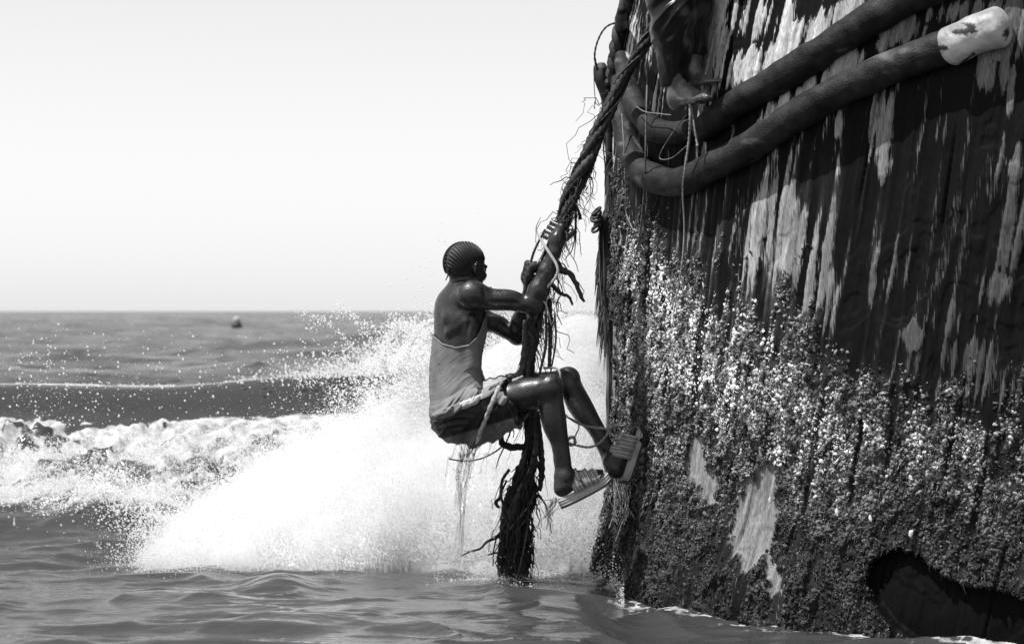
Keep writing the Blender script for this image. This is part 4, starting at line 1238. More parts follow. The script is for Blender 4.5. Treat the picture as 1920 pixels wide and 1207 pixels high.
hR = at(1049, 938, -.60); tR = at(1138, 890, -.545); uR = at(1040, 880, -.6) - at(1062, 918, -.6)
B_f = foot(B, hR + unit(uR) * .006, tR + unit(uR) * .006, uR, side=-1.0)
B.cap(ankR, hR + unit(uR) * .05 + unit(tR - hR) * .05, .036, .036, k=.02)
hL = at(1166, 897, -.345); tL = at(1194, 802, -.335); uL = np.array([-.95, -.15, -.1])
foot(B, hL, tL, uL, side=1.0)
B.cap(ankL, hL + unit(uL) * .045 + unit(tL - hL) * .05, .036, .040, k=.02)
def HEl(c, r_, axes=None, k=.02, sub=False): B.ell(c, np.array(r_) * HS, axes, k=k * HS, sub=sub)
def HCp(a, b, ra, rb, k=.02, sub=False): B.cap(a, b, ra * HS, rb * HS, k=k * HS, sub=sub)
# head
HEl(hd(-.012, 0, .018), [.096, .074, .090], [hfw, hr, hu], k=.02)
HEl(hd(.026, 0, -.035), [.066, .060, .082], [hfw, hr, hu], k=.025)
HCp(hd(.03, .045, -.055), hd(.072, .018, -.100), .022, .022, k=.02); HCp(hd(.03, -.045, -.055), hd(.072, -.018, -.100), .022, .022, k=.02)
HEl(hd(.080, 0, -.104), [.018, .022, .018], k=.016)                          # chin
HCp(hd(.084, .0, .012), hd(.104, 0, -.026), .009, .013, k=.010)               # nose
HEl(hd(.094, .012, -.030), [.011, .010, .009], k=.006); HEl(hd(.094, -.012, -.030), [.011, .010, .009], k=.006)
HCp(hd(.082, .034, .022), hd(.088, .008, .024), .010, .009, k=.010); HCp(hd(.082, -.034, .022), hd(.088, -.008, .024), .010, .009, k=.010)   # brows
for sg in (1, -1):
    HEl(hd(.086, .030 * sg, .006), [.012, .015, .010], [hfw, hr, hu], k=.006, sub=True)
    HEl(hd(.078, .030 * sg, .005), [.0125, .0125, .0125], k=.003)
    HEl(hd(.060, .046 * sg, -.022), [.022, .016, .018], k=.018)               # cheek bones
    # ear: shell with a hollow
    HEl(hd(-.002, .079 * sg, -.004), [.022, .0095, .034], [unit(hfw - .25 * hr * sg), unit(hr * sg + .25 * hfw), hu], k=.005)
    HEl(hd(.003, .090 * sg, .002), [.012, .009, .020], [hfw, hr, hu], k=.004, sub=True)
    HEl(hd(.006, .077 * sg, -.030), [.010, .008, .010], k=.005)
HCp(hd(.092, .020, -.060), hd(.092, -.020, -.060), .0085, .0085, k=.006); HCp(hd(.090, .018, -.074), hd(.090, -.018, -.074), .0095, .0095, k=.006)
HCp(hd(.103, .022, -.067), hd(.103, -.022, -.067), .0025, .0025, k=.003, sub=True)

V, Q = surface(B.F, B.lo, B.h)
V = relax(V, Q, 2, .5)
BBV = BVHTree.FromPolygons([tuple(v) for v in V.tolist()], Q.tolist())
def on_body(px_, py_, out=.004, default=-.4):
    o_ = Vector((0, CAMY, CAMH)); d_ = (Vector(at(px_, py_, -.4)) - o_).normalized()
    h_, n_, i_, ds = BBV.ray_cast(o_, d_)
    if h_ is None: return at(px_, py_, default)
    return np.array(h_) - np.array(d_) * out
body = mesh_obj('body', V, Q, M_SKIN, climber, {'shade': np.ones(len(V))})

bd = np.random.default_rng(81); pick = bd.integers(0, len(V), 5200)
keep = fbm2(V[pick, 0] * 14, V[pick, 2] * 14 + V[pick, 1] * 9, 83, 3) > .46
BEADS = V[pick][keep]
# hair: close cap plus rows of braids running back from the parting
Hh = Field(hc - .14, hc + .14, .003)
Hh.ell(hd(-.014, 0, .020), np.array([.100, .0775, .094]) * HS, [hfw, hr, hu], k=.02)
xx, yy, zz = Hh.coords()
xx, yy, zz = hc[0] + (xx - hc[0]) / HS, hc[1] + (yy - hc[1]) / HS, hc[2] + (zz - hc[2]) / HS
loc_f = (xx - hc[0]) * hfw[0] + (yy - hc[1]) * hfw[1] + (zz - hc[2]) * hfw[2]
loc_r = (xx - hc[0]) * hr[0] + (yy - hc[1]) * hr[1] + (zz - hc[2]) * hr[2]
loc_u = (xx - hc[0]) * hu[0] + (yy - hc[1]) * hu[1] + (zz - hc[2]) * hu[2]
# hairline: cut below a slanted line and round the face
line = np.where(loc_f < .0, -.034 + loc_f * .22, -.034 + loc_f * .95)
cut1 = line - loc_u
cut2 = (loc_f - .075) - .0 * loc_u
ear = .032 - np.sqrt((loc_f - .0) ** 2 + (np.abs(loc_r) - .075) ** 2 + (loc_u + .010) ** 2)
Hh.F = np.maximum(np.maximum(Hh.F, cut1), np.maximum(cut2, ear)).astype(np.float32)
V, Q = surface(Hh.F, Hh.lo, Hh.h)
hair = mesh_obj('hair', relax(V, Q, 1), Q, M_SCALP, climber, {'shade': np.ones(len(V))})
def scalp(a_, b_, e=.0):
    """a_: angle from crown towards back(-)/front(+), b_: angle to the right"""
    d_ = np.array([math.sin(a_) * math.cos(b_), math.sin(b_), math.cos(a_) * math.cos(b_)])
    rr = (np.array([.101, .0785, .095]) + e) * HS
    return hd(-.014, 0, .020) + hfw * d_[0] * rr[0] + hr * d_[1] * rr[1] + hu * d_[2] * rr[2]
ends = [(.80, .55, .30), (.66, .74, .26), (.46, .87, .24), (.24, .95, .22), (.04, .97, .20), (-.14, .97, .06), (-.24, .95, -.10), (-.30, .92, -.24), (-.34, .87, -.36), (-.40, .80, -.46), (-.52, .66, -.55), (-.66, .45, -.62)]
for sg in (1, -1):
    for j in range(17):
        a0 = math.radians(48 - j * 9.6)
        d0 = np.array([math.sin(a0), .045, math.cos(a0)])
        e = catmull(ends, 17)[j]; d1 = unit(e)
        pts = []
        for q in range(16):
            f = q / 15.0
            dd = unit(d0 * (1 - f) + d1 * f + np.array([-.16, .10, .12]) * math.sin(f * math.pi) * (1 - .5 * j / 16)); dd = dd * np.array([1, sg, 1])
            rr = (np.array([.101, .0785, .095]) + .0010) * HS
            k_ = 1.0 / math.sqrt(((dd / rr) ** 2).sum())
            pts.append(hd(-.014, 0, .020) + hfw * dd[0] * k_ + hr * dd[1] * k_ + hu * dd[2] * k_)
        acc = Acc(); P = catmull(pts, 44)
        add_tube(acc, P, .0040 * np.interp(np.linspace(0, 1, 44), [0, .06, .85, 1], [.5, 1, .8, .35]), sides=8, lobes=2, twist=1100, lobe_amp=.2)
        acc.build('braid', M_HAIR, hair)
# small tail at the nape
acc = Acc(); add_tube(acc, catmull([scalp(math.radians(-118), .05), scalp(math.radians(-128), .05, .006), hd(-.105, .0, -.075)], 14), np.linspace(.006, .002, 14), sides=6)
acc.build('braid', M_HAIR, hair)
# cigarette between the lips
acc = Acc(); add_tube(acc, catmull([hd(.098, .012, -.067), hd(.118, .022, -.066), hd(.136, .030, -.064)], 8), .0035, sides=8)
cig = acc.build('cigarette', grey_mat('burnt_cigarette', .02, .06, rough=.8))
tag(cig, 'short dark cigarette stub between the climber\'s lips', 'cigarette')

# vest: an offset skin of the torso with a deep scooped back, rucked up at the hem
Tf = Field(at(790, 590, YT) - [.02, .26, 0], np.array([.02, .06, 0]) + at(925, 590, YT) + [.02, .0, 0], .0036) if False else None
tlo = np.array([-.37, -.60, .66]); thi = np.array([-.04, -.06, 1.16])
T = Field(tlo, thi, .0034)
torso(T)
T.cap(at(884, 602, -.475), at(890, 680, -.455), .022, .016, k=.03)
T.F = T.F.copy()
xx, yy, zz = T.coords()
pxv = 960 + xx / (yy + 10) * FPX; pyv = 583 - (zz - CAMH) / (yy + 10) * FPX
acr = pxv * .50 + pyv * .86; alg = pxv * .86 - pyv * .50
wv = acr + 5 * np.sin(alg * .05)
n_a = 1 - np.abs(2 * noise2(wv * .085, alg * .016, 201) - 1); n_b = 1 - np.abs(2 * noise2(wv * .17 + 3, alg * .030, 203) - 1)
hemline = 785 - .40 * (pxv - 815)
near_hem = sstep(-62, -8, pyv - hemline)
fold = (.0075 * n_a ** 2 + .0035 * n_b ** 2) * (.42 * sstep(655, 700, pyv) * sstep(815, 870, pxv) + near_hem) + .012 * sstep(-30, -10, pyv - hemline)
fold = fold + .0012 * (noise2(wv * .5, alg * .05, 207) - .5)
G = T.F - .0065 - fold
# neckline at the back: a scoop from the armpit to the far shoulder
NX_ = [800, 806, 815, 830, 855, 880, 895, 905, 912, 920]; NY_ = [606, 614, 630, 643, 650, 645, 630, 608, 582, 550]
scoop = np.interp(pxv, NX_, NY_)
cutn = (scoop - pyv) / 466.0
cut_arm = np.where(pyv < 628, (pxv - 905) / 466.0 * -1, -1.0)
hem = (pyv - (hemline + 2 + 6 * (noise2(pxv * .12, pxv * 0, 209) - .5))) / 466.0
G = np.maximum(np.maximum(G, cutn), hem)
inner = -(T.F - .0015)
G = np.maximum(G, inner)
V, Q = surface(G.astype(np.float32), T.lo, T.h)
V = relax(V, Q, 1)
vpx, vpy = topx(V)
tank = mesh_obj('vest', V, Q, M_TANK, climber, {'shade': .9 + .25 * fbm2(vpx * .03, vpy * .03, 5, 3)})
# rolled edge along the scoop
ed = []
import_bv = BVHTree.FromPolygons([tuple(v) for v in V.tolist()], Q.tolist())
for px_ in np.linspace(815, 909, 30):
    sc = np.interp(px_, NX_, NY_)
    o_ = Vector((0, CAMY, CAMH)); d_ = (Vector(at(px_, sc + 2.5, -.4)) - o_).normalized()
    h_, n_, i_, ds = import_bv.ray_cast(o_, d_)
    if h_ is not None: ed.append(np.array(h_) + np.array([0, -.001, 0]))
if len(ed) > 4:
    acc = Acc(); add_tube(acc, catmull(ed, 60), .0026, c=1.3, sides=7); acc.build('neckline_hem', M_TANK, tank)

# shorts
slo = np.array([-.37, -.80, .46]); shi = np.array([.16, -.06, .92])
S_ = Field(slo, shi, .0036)
S_.ell(pelv, [.118, .148, .108], [pf, pr, tu], k=.05)
S_.ell(at(860, 745, -.36), [.098, .130, .07], [tf, tr_, tu], k=.04)
S_.ell(at(856, 792, -.45), [.088, .078, .082], k=.04); S_.ell(at(850, 788, -.29), [.088, .078, .082], k=.04)
hemR = hipR + (kneR - hipR) * .64; hemL = hipL + (kneL - hipL) * .60
S_.chain([hipR, hemR], [.092, .087], k=.04); S_.chain([hipL, hemL], [.092, .086], k=.04)
S_.cap(at(900, 815, -.46), at(966, 782, -.55), .045, .040, k=.04)
xx, yy, zz = S_.coords()
pxv = 960 + xx / (yy + 10) * FPX; pyv = 583 - (zz - CAMH) / (yy + 10) * FPX
dR = unit(kneR - hipR)
al = (xx - hipR[0]) * dR[0] + (yy - hipR[1]) * dR[1] + (zz - hipR[2]) * dR[2]
LR = np.linalg.norm(kneR - hipR)
fold = .0075 * np.sin((pxv * .75 + pyv * .65) * .20 + 1.3 * np.sin(pyv * .05)) * sstep(845, 880, pxv) * sstep(790, 812, pyv)
fold = fold + .005 * np.sin(pyv * .45 + 2.5 * np.sin(pxv * .06)) * sstep(905, 860, pxv) * sstep(765, 780, pyv) * sstep(815, 790, pyv)
cr_ = 1 - np.abs(2 * noise2(pxv * .07 + pyv * .05, pyv * .02 - pxv * .015, 231) - 1)
fold = fold + .008 * (cr_ ** 2 - .3) + .003 * np.sin(pxv * .3 - pyv * .12) * sstep(900, 930, pxv)
G = S_.F - .004 - fold
cut_leg = (al - LR * .60 + .02 * np.sin(pyv * .08)) * 1.0
cut_top = ((774 - .40 * (pxv - 815)) - pyv) / 466.0
cut_top = np.where(pxv > 905, -1, cut_top)
inner = np.where(al > LR * .30, -(S_.F + .006), -1.0)
G = np.maximum(np.maximum(G, cut_leg), np.maximum(cut_top, inner))
V, Q = surface(G.astype(np.float32), S_.lo, S_.h)
V = relax(V, Q, 1)
vx, vy = topx(V)
# panels: light front, black side stripe, grey seat
ax_t = (V - hipR) @ dR
stripe_hi = 772 - .385 * (vx - 860); stripe_lo = 812 - .30 * (vx - 860)
stripe = sstep(-3, 3, vy - stripe_hi + 26) * sstep(3, -3, vy - stripe_lo - 2)
shade = np.where(vy < stripe_hi - 26 + 2, .26, .16) * (.7 + .6 * fbm2(vx * .05, vy * .05, 241, 3))
shade = shade * (1 - stripe) + .014 * stripe
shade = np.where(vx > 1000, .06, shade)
shorts = mesh_obj('shorts', V, Q, M_SHORT, climber, {'shade': shade})
SBV = BVHTree.FromPolygons([tuple(v) for v in V.tolist()], Q.tolist())
def on_cloth(px_, py_, out=.004, default=-.5):
    o_ = Vector((0, CAMY, CAMH)); d_ = (Vector(at(px_, py_, -.4)) - o_).normalized()
    h_, n_, i_, ds = SBV.ray_cast(o_, d_)
    if h_ is None: return at(px_, py_, default)
    return np.array(h_) - np.array(d_) * out
# pale lining pulled out over the waist
def cloth_patch(name, poly, mat, thick=.006, puff=.012, parent=None, shade=1.0, res=3.0):
    P = np.array(poly + [poly[0]], float); P = catmull(P, 61)[:-1]; c_ = P.mean(0)
    fr_ = np.array([1, .97, .9, .78, .6, .4, .2]); ringsP = [c_ + (P - c_) * f_ for f_ in fr_]
    base = np.array([[on_cloth(a, b, .002) for a, b in R_] for R_ in ringsP])
    base = np.concatenate([base.reshape(-1, 3), [on_cloth(c_[0], c_[1], .002)]])
    gxy = np.concatenate(ringsP + [[c_]])
    e_ = np.concatenate([np.repeat(1 - fr_, 60), [1.0]])
    h_ = puff * sstep(0, .45, e_) + .5 * puff * (noise2(gxy[:, 0] * .18 + gxy[:, 1] * .14, gxy[:, 1] * .2, 7) - .5)
    Vp = base.copy(); Vp[:, 1] -= h_ + thick
    Fp = []
    for q in range(len(fr_) - 1):
        for i in range(60):
            k = (i + 1) % 60; Fp.append((q * 60 + i, q * 60 + k, (q + 1) * 60 + k, (q + 1) * 60 + i))
    q = (len(fr_) - 1) * 60
    Tp = np.array([(q + i, q + (i + 1) % 60, len(Vp) - 1) for i in range(60)])
    o = mesh_obj(name, Vp, [np.array(Fp), Tp], mat, parent, {'shade': np.full(len(Vp), shade)})
    md = o.modifiers.new('thickness', 'SOLIDIFY'); md.thickness = .003; md.offset = -1
    return o
cloth_patch('pocket_lining', [(858, 752), (880, 738), (896, 730), (906, 732), (902, 744), (894, 757), (880, 763), (868, 766), (862, 762)], M_PALE, parent=shorts, shade=.8, puff=.016)
cloth_patch('patch', [(931, 742), (938, 735), (947, 736), (951, 744), (949, 754), (942, 759), (934, 756), (930, 750)], M_PALE, parent=shorts, shade=.42, puff=.003, thick=.003)
cloth_patch('front_panel', [(898, 738), (905, 730), (930, 722), (962, 708), (966, 716), (930, 736), (900, 749)], M_PALE, parent=shorts, shade=.36, puff=.002, thick=.002)
# the vest's hem rucked into a thick roll of folds above the shorts
cl_ = catmull([(814, 764), (822, 770), (838, 766), (852, 758), (868, 747), (880, 737), (893, 727)], 90)
tn_ = np.gradient(cl_, axis=0); tn_ /= np.linalg.norm(tn_, axis=1, keepdims=True); nr_ = np.stack([-tn_[:, 1], tn_[:, 0]], 1)
half = np.interp(np.linspace(0, 1, 90), [0, .15, .5, .85, 1], [9, 15, 16, 13, 8])
nv_ = 26; RV = []
for j in range(nv_):
    v_ = -1 + 2 * j / (nv_ - 1)
    row = []
    for i in range(90):
        q_ = cl_[i] + nr_[i] * v_ * half[i]
        a1 = on_cloth(q_[0], q_[1], .0, 9.0); a2 = on_body(q_[0], q_[1], .0, 9.0)
        b_ = a1 if a1[1] < a2[1] else a2
        if b_[1] > 5: b_ = at(q_[0], q_[1], -.30)
        u_ = i / 89.0
        w1 = 1 - abs(2 * float(noise2(np.array([v_ * 2.3 + u_ * 5.5]), np.array([u_ * 2.0]), 221)[0]) - 1)
        w2 = 1 - abs(2 * float(noise2(np.array([v_ * 4.5 + u_ * 8.0 + 3]), np.array([u_ * 4.0]), 223)[0]) - 1)
        hh_ = (.004 + .016 * w1 ** 1.5 + .007 * w2 ** 2) * max(1 - v_ ** 4, 0) ** .6
        row.append(b_ - np.array([0, hh_ - .001, 0]))
    RV.append(row)
RV = np.array(RV); RV[:, 1:-1] = (RV[:, :-2] + 2 * RV[:, 1:-1] + RV[:, 2:]) / 4
ii_ = np.arange(nv_ - 1)[:, None] * 90 + np.arange(89)[None]
o = mesh_obj('hem_roll', RV.reshape(-1, 3), np.stack([ii_, ii_ + 1, ii_ + 91, ii_ + 90], -1).reshape(-1, 4), M_TANK, tank, {'shade': np.full(nv_ * 90, 1.15)})
md = o.modifiers.new('thickness', 'SOLIDIFY'); md.thickness = .003; md.offset = -1
# leg hem band
hb = []
c0 = hipR + dR * LR * .585; e1 = unit(np.cross(dR, [0, 0, 1.0])); e2 = np.cross(dR, e1)
SB2 = SBV
for a in np.linspace(0, 2 * math.pi, 40, endpoint=False):
    d_ = Vector(e1 * math.cos(a) + e2 * math.sin(a)); st0 = Vector(c0) + d_ * .25
    h_, n_, i_, ds = SB2.ray_cast(st0, -d_)
    if h_ is not None and (np.array(h_) - c0) @ (np.array(h_) - c0) < .15 ** 2: hb.append(np.array(h_))
if len(hb) > 10:
    hb = np.array(hb + [hb[0]]); acc = Acc(); add_tube(acc, catmull(hb, 90), .004, c=.03, sides=6); acc.build('leg_hem', M_SHORT, shorts)

# sandals
def sandal(heel, toe, up, side, name_label):
    f = unit(toe - heel); L = np.linalg.norm(toe - heel) * 1.06; u = unit(np.asarray(up) - f * np.dot(up, f)); w = np.cross(u, f) * side
    o0 = heel - f * L * .035
    root = empty('sandal'); root.parent = climber; root['label'] = name_label
    n = 40; a = np.linspace(0, 1, n)
    # outline half-widths along the foot
    wl = np.interp(a, [0, .03, .10, .25, .45, .62, .78, .92, .98, 1], [.0, .07, .105, .115, .115, .155, .175, .15, .09, .0]) * L
    wr = np.interp(a, [0, .03, .10, .25, .45, .62, .78, .92, .98, 1], [.0, .07, .105, .105, .10, .14, .175, .15, .09, .0]) * L
    lift = .02 * L * np.sin(a * math.pi * 1.0) * -1 + .03 * L * sstep(.8, 1.0, a)
    def ringpts(z0, sc=1.0):
        Lp = o0 + f * (a * L)[:, None] + w * (wl * sc)[:, None] + u * (z0 + lift)[:, None]
        Rp = o0 + f * (a * L)[:, None] - w * (wr * sc)[:, None] + u * (z0 + lift)[:, None]
        return np.vstack([Lp, Rp[::-1][1:-1]])
    levels = [(-.034, .93), (-.030, .98), (-.020, .97), (-.018, 1.0), (-.008, 1.0), (-.006, .97), (.002, .97), (.005, .9)]
    rings = [ringpts(z0, sc) for z0, sc in levels]
    m_ = len(rings[0]); acc = Acc(); Vs = np.vstack(rings)
    F = []
    for q in range(len(rings) - 1):
        for i in range(m_):
            k = (i + 1) % m_; F.append((q * m_ + i, q * m_ + k, (q + 1) * m_ + k, (q + 1) * m_ + i))
    # close top and bottom by strips across
    for base_, rev in ((0, True), ((len(rings) - 1) * m_, False)):
        for i in range(n - 1):
            l0, l1 = i, i + 1; r0 = (2 * n - 2 - i) % m_ if i > 0 else 0; r1 = 2 * n - 2 - (i + 1) if i + 1 < n - 1 else n - 1
            q_ = (base_ + l0, base_ + l1, base_ + r1, base_ + r0)
            F.append(q_[::-1] if rev else q_)
    sh = np.concatenate([np.full(m_, s_) for s_ in (.12, .15, .8, 1.1, 1.1, .7, .9, .7)])
    acc.add(Vs, np.array(F), sh)
    acc.build('sole', M_SANDAL, root)
    for zz_ in (-.023, -.012, -.002):
        acc = Acc(); R_ = ringpts(zz_, 1.012); R_ = np.vstack([R_, R_[:1]])
        add_tube(acc, R_, .0022, c=1.25, sides=5); acc.build('sole_welt', M_SANDAL, root)
    for (a0, a1, hgt, wd, nr) in ((.40, .50, .30, .030, 7), (.58, .64, .235, .022, 5), (.72, .76, .185, .018, 4)):
        strap = None
        for q in range(nr):
            t0 = (q / (nr - 1) - .5)
            ph = np.linspace(0, math.pi, 22)
            ctr = a0 + (a1 - a0) * .5
            slant = (ph / math.pi - .5) * (a1 - a0)
            wdt = np.interp(ctr, [0, .25, .45, .62, .78, 1], [.105, .112, .112, .15, .175, .1]) * L
            P = o0 + f * ((ctr + slant) * L + t0 * wd * 1.35)[:, None] + w * (np.cos(ph) * wdt * 1.22)[:, None] + u * (np.sin(ph) ** .65 * hgt * L * 1.22 - .004)[:, None]
            acc = Acc(); add_tube(acc, P, .0040, c=1.05 if q % 2 else .6, sides=6)
            o = acc.build('strap' if strap is None else 'strap_rib', M_SANDAL, root if strap is None else strap)
            o.parent = root
            if strap is None: strap = o
    return root
sandal_beads = None
sandal(hR, tR, uR, -1.0, 'ribbed pale sandal on the near foot, toe tilted up')
sandal(hL, tL, uL, 1.0, 'ribbed pale sandal pressed flat against the hull')
# ================================================================ the second person, standing on the rail
crew = empty('person', 'barefoot person in black wet trousers standing on the rail above', 'person')
fH = on_hull(1258, 209, .115); fT = on_hull(1340, 190, .105); 
aK = on_hull(1270, 178, .115)
bH = on_hull(1296, 168, .050); bT = on_hull(1345, 156, .045)
kn1 = at(1262, 22, aK[1] - .10); hp1 = at(1222, -150, aK[1] - .02)
kn2 = at(1296, 8, aK[1] + .02); hp2 = at(1246, -150, aK[1] + .16)
aK2 = bH + np.array([0, -.01, .07])
pel = (hp1 + hp2) / 2 + np.array([0, 0, .05]); chs = pel + np.array([.04, .02, .36]); nk = chs + np.array([.02, .02, .24]); hdc = nk + np.array([.04, .03, .14])
Bf = Field(np.array([.36, -1.08, 1.78]), np.array([1.2, .05, 3.6]), .0055)
Bf.chain([hp1, kn1, aK], [.085, .055, .034], k=.03); Bf.chain([hp2, kn2, aK2], [.085, .055, .034], k=.03)
Bf.ell(kn1 + (aK - kn1) * .28 + np.array([-.01, .0, 0]), [.042, .042, .07], k=.03)
Bf.ell(aK + np.array([0, -.03, -.002]), [.017, .015, .018], k=.012)
foot(Bf, fH, fT, np.array([0, -.05, 1.0]), side=1.0, k=.016)
Bf.cap(aK, fH + np.array([.03, .0, .045]), .036, .038, k=.025)
foot(Bf, bH, bT, np.array([0, -.05, 1.0]), side=-1.0, k=.016); Bf.cap(aK2, bH + np.array([.03, 0, .04]), .034, .036, k=.025)
Bf.ell(pel, [.13, .13, .12], k=.05); Bf.ell((pel + chs) / 2, [.11, .13, .2], k=.06); Bf.ell(chs, [.12, .16, .17], k=.05)
Bf.cap(chs + [0, 0, .15], nk + [0, 0, .06], .055, .05, k=.04); Bf.ell(hdc, [.095, .078, .115], k=.02)
Bf.ell(hdc + [.09, .0, -.02], [.018, .014, .02], k=.012); Bf.ell(hdc + [0, -.078, -.01], [.02, .012, .03], k=.006); Bf.ell(hdc + [.05, 0, -.08], [.05, .05, .04], k=.02)
for sg in (-1, 1):
    sh_ = chs + np.array([0, .16 * sg, .12]); el = sh_ + np.array([.16, .03 * sg, -.20]); wr = el + np.array([.22, 0, .06])
    Bf.cap(chs + [0, .08 * sg, .12], sh_, .05, .05, k=.04); Bf.cap(sh_, el, .045, .036, k=.02); Bf.cap(el, wr, .036, .025, k=.015)
    for j in range(4): Bf.chain([wr, wr + [.06, (j - 1.5) * .019, .005], wr + [.095, (j - 1.5) * .02, -.018], wr + [.10, (j - 1.5) * .02, -.045]], [.018, .010, .009, .008], k=.006)
    Bf.chain([wr, wr + [.03, -.035 * sg, -.005], wr + [.065, -.045 * sg, -.02]], [.018, .011, .009], k=.006)
V, Q = surface(Bf.F, Bf.lo, Bf.h)
mesh_obj('body', relax(V, Q, 2), Q, M_SKINLIT, crew, {'shade': np.full(len(V), 1.0)})
Tr = Field(np.array([.38, -.98, 1.9]), np.array([.88, -.22, 2.9]), .0048)
hem1 = at(1268, 152, aK[1] - .005)
Tr.chain([hp1, kn1, kn1 + (hem1 - kn1) * .5, hem1], [.105, .080, .060, .045], k=.04)
Tr.cap(at(1238, 50, aK[1] - .03), at(1248, 168, aK[1] + .01), .034, .014, k=.03)
hem2 = aK2 + np.array([0, 0, .07]); Tr.chain([hp2, kn2, hem2], [.105, .08, .054], k=.04)
Tr.ell(pel, [.145, .145, .12], k=.05)
xx, yy, zz = Tr.coords()
pxv = 960 + xx / (yy + 10) * FPX; pyv = 583 - (zz - CAMH) / (yy + 10) * FPX
ag = np.arctan2(pyv + 30, 1345 - pxv); rd = np.sqrt((pyv + 30) ** 2 + (pxv - 1345) ** 2)
rg = 1 - np.abs(2 * noise2(ag * 5.5 + .6 * np.sin(rd * .03), rd * .010, 301) - 1)
rg2 = 1 - np.abs(2 * noise2(ag * 11 + 5, rd * .016, 305) - 1)
fold = (.014 * (rg ** 2 - .35) + .005 * (rg2 ** 2 - .3)) * sstep(170, 90, pyv) * sstep(50, 100, rd)
G = Tr.F - .002 - fold
cutb = np.where(pxv < 1296, (pyv - (163 + .10 * (1262 - pxv))) / 480.0, (hem2[2] - .01) - zz)
G = np.maximum(G, cutb)
V, Q = surface(G.astype(np.float32), Tr.lo, Tr.h)
0 and print('TROUSERS', V.min(0), V.max(0), topx(V)[1].max(), 'hem', hem1, kn1, hp1, aK, aK2, fH, fT)
mesh_obj('trousers', relax(V, Q, 1), Q, M_TROUSER, crew, {'shade': np.ones(len(V))})
sh_f = Field(chs - .3, chs + .3, .007)
sh_f.ell((pel + chs) / 2, [.125, .145, .21], k=.06); sh_f.ell(chs, [.135, .175, .18], k=.05)
V, Q = surface(sh_f.F, sh_f.lo, sh_f.h); mesh_obj('shirt', V, Q, M_TANK, crew, {'shade': np.full(len(V), .6)})
hf_ = Field(hdc - .15, hdc + .15, .006); hf_.ell(hdc + [-.01, 0, .02], [.1, .083, .112], k=.01)
x_, y_, z_ = hf_.coords(); hf_.F = np.maximum(hf_.F, (hdc[2] + .02 + (x_ - hdc[0]) * .6) - z_).astype(np.float32)
V, Q = surface(hf_.F, hf_.lo, hf_.h); mesh_obj('hair', V, Q, M_HAIR, crew, {'shade': np.ones(len(V))})

# ================================================================ ropes and cords
M_ROPE = grey_mat('wet_rope', .010, .042, rough=.6, scale=60, bump=.8, bscale=260, spec=.45, bdist=.004)
M_CORD = grey_mat('cord_fibre', .10, .24, rough=.7, scale=80, bump=.5, bscale=400, bdist=.002)
M_RIB = grey_mat('pale_webbing', .36, .52, rough=.6, scale=50, bump=.3, bscale=500, bdist=.001)
RP = [(1330, -170, -.88), (1262, -20, -.64), (1222, 60, -.52), (1190, 112, -.46), (1160, 168, -.43), (1128, 236, -.42), (1100, 300, -.42), (1073, 362, -.42), (1054, 420, -.42),
      (1040, 456, -.42), (1022, 500, -.42), (1011, 540, -.41), (1003, 600, -.40), (994, 660, -.39), (989, 700, -.385), (993, 760, -.38), (993, 820, -.38), (990, 870, -.37),
      (978, 940, -.36), (972, 1010, -.355), (968, 1120, -.35)]
RC = catmull([at(*q) for q in RP], 420)
rpx, rpy = topx(RC)
RB = .88 * np.interp(rpy, [-200, 100, 300, 400, 440, 520, 600, 700, 800, 860, 900, 950, 1050, 1120], [.024, .026, .036, .038, .030, .026, .030, .030, .027, .032, .046, .058, .054, .046])
TT_ = np.gradient(RC, axis=0); TT_ /= np.linalg.norm(TT_, axis=1, keepdims=True)
NN_ = np.cross(TT_, [0, 1.0, 0]); NN_ /= np.linalg.norm(NN_, axis=1, keepdims=True); BB_ = np.cross(TT_, NN_)
LL_ = np.concatenate([[0], np.cumsum(np.linalg.norm(np.diff(RC, axis=0), axis=1))])
rope = empty('mooring_rope', 'thick frayed dark rope hanging from the hull down into the water, gripped by the climber', 'rope')
r = np.random.default_rng(61)
ns = 5
for k in range(ns):
    ph = 2 * math.pi * k / ns
    loose = .012 * sstep(560, 900, rpy)
    ang = ph + (LL_ * 10 + 1.2 * np.sin(LL_ * 5 + k)) * (1 - .5 * sstep(540, 700, rpy)) + loose * 40 * np.sin(LL_ * 7 + k)
    off = RB * .56 * (1 + .35 * sstep(850, 950, rpy) * np.sin(LL_ * 9 + 2.1 * k))
    P = RC + (NN_ * np.cos(ang)[:, None] + BB_ * np.sin(ang)[:, None]) * off[:, None]
    P += np.stack([noise2(LL_ * 9, LL_ * 0 + k * 5, 63) - .5, noise2(LL_ * 9, LL_ * 0 + k * 7, 64) - .5, 0 * LL_], 1) * (.010 + .010 * sstep(330, 460, rpy))[:, None]
    a = Acc(); add_tube(a, P, RB * (.40, .52, .46, .36, .50)[k] * (.8 + .45 * noise2(LL_ * 11, LL_ * 0 + k * 3, 65)), c=(.7, 1.5, .9, 1.2, .6)[k], sides=12, lobes=3, twist=190, lobe_amp=.24)
    a.build('strand', M_ROPE, rope)
for k in range(6):
    w0 = RB * (.75 + .35 * noise2(LL_ * 4, LL_ * 0 + k * 9, 66)); ang = k * 1.05 + LL_ * (5 + k) + 2 * np.sin(LL_ * 3 + k)
    P = RC + (NN_ * np.cos(ang)[:, None] + BB_ * np.sin(ang)[:, None]) * w0[:, None]
    a = Acc(); add_tube(a, P, (.0035, .006, .0045, .0075, .003, .005)[k], c=(5.0, .8, 2.5, .6, 6.0, 1.0)[k], sides=7, lobes=2, twist=260, lobe_amp=.2)
    a.build('strand', M_ROPE, rope)
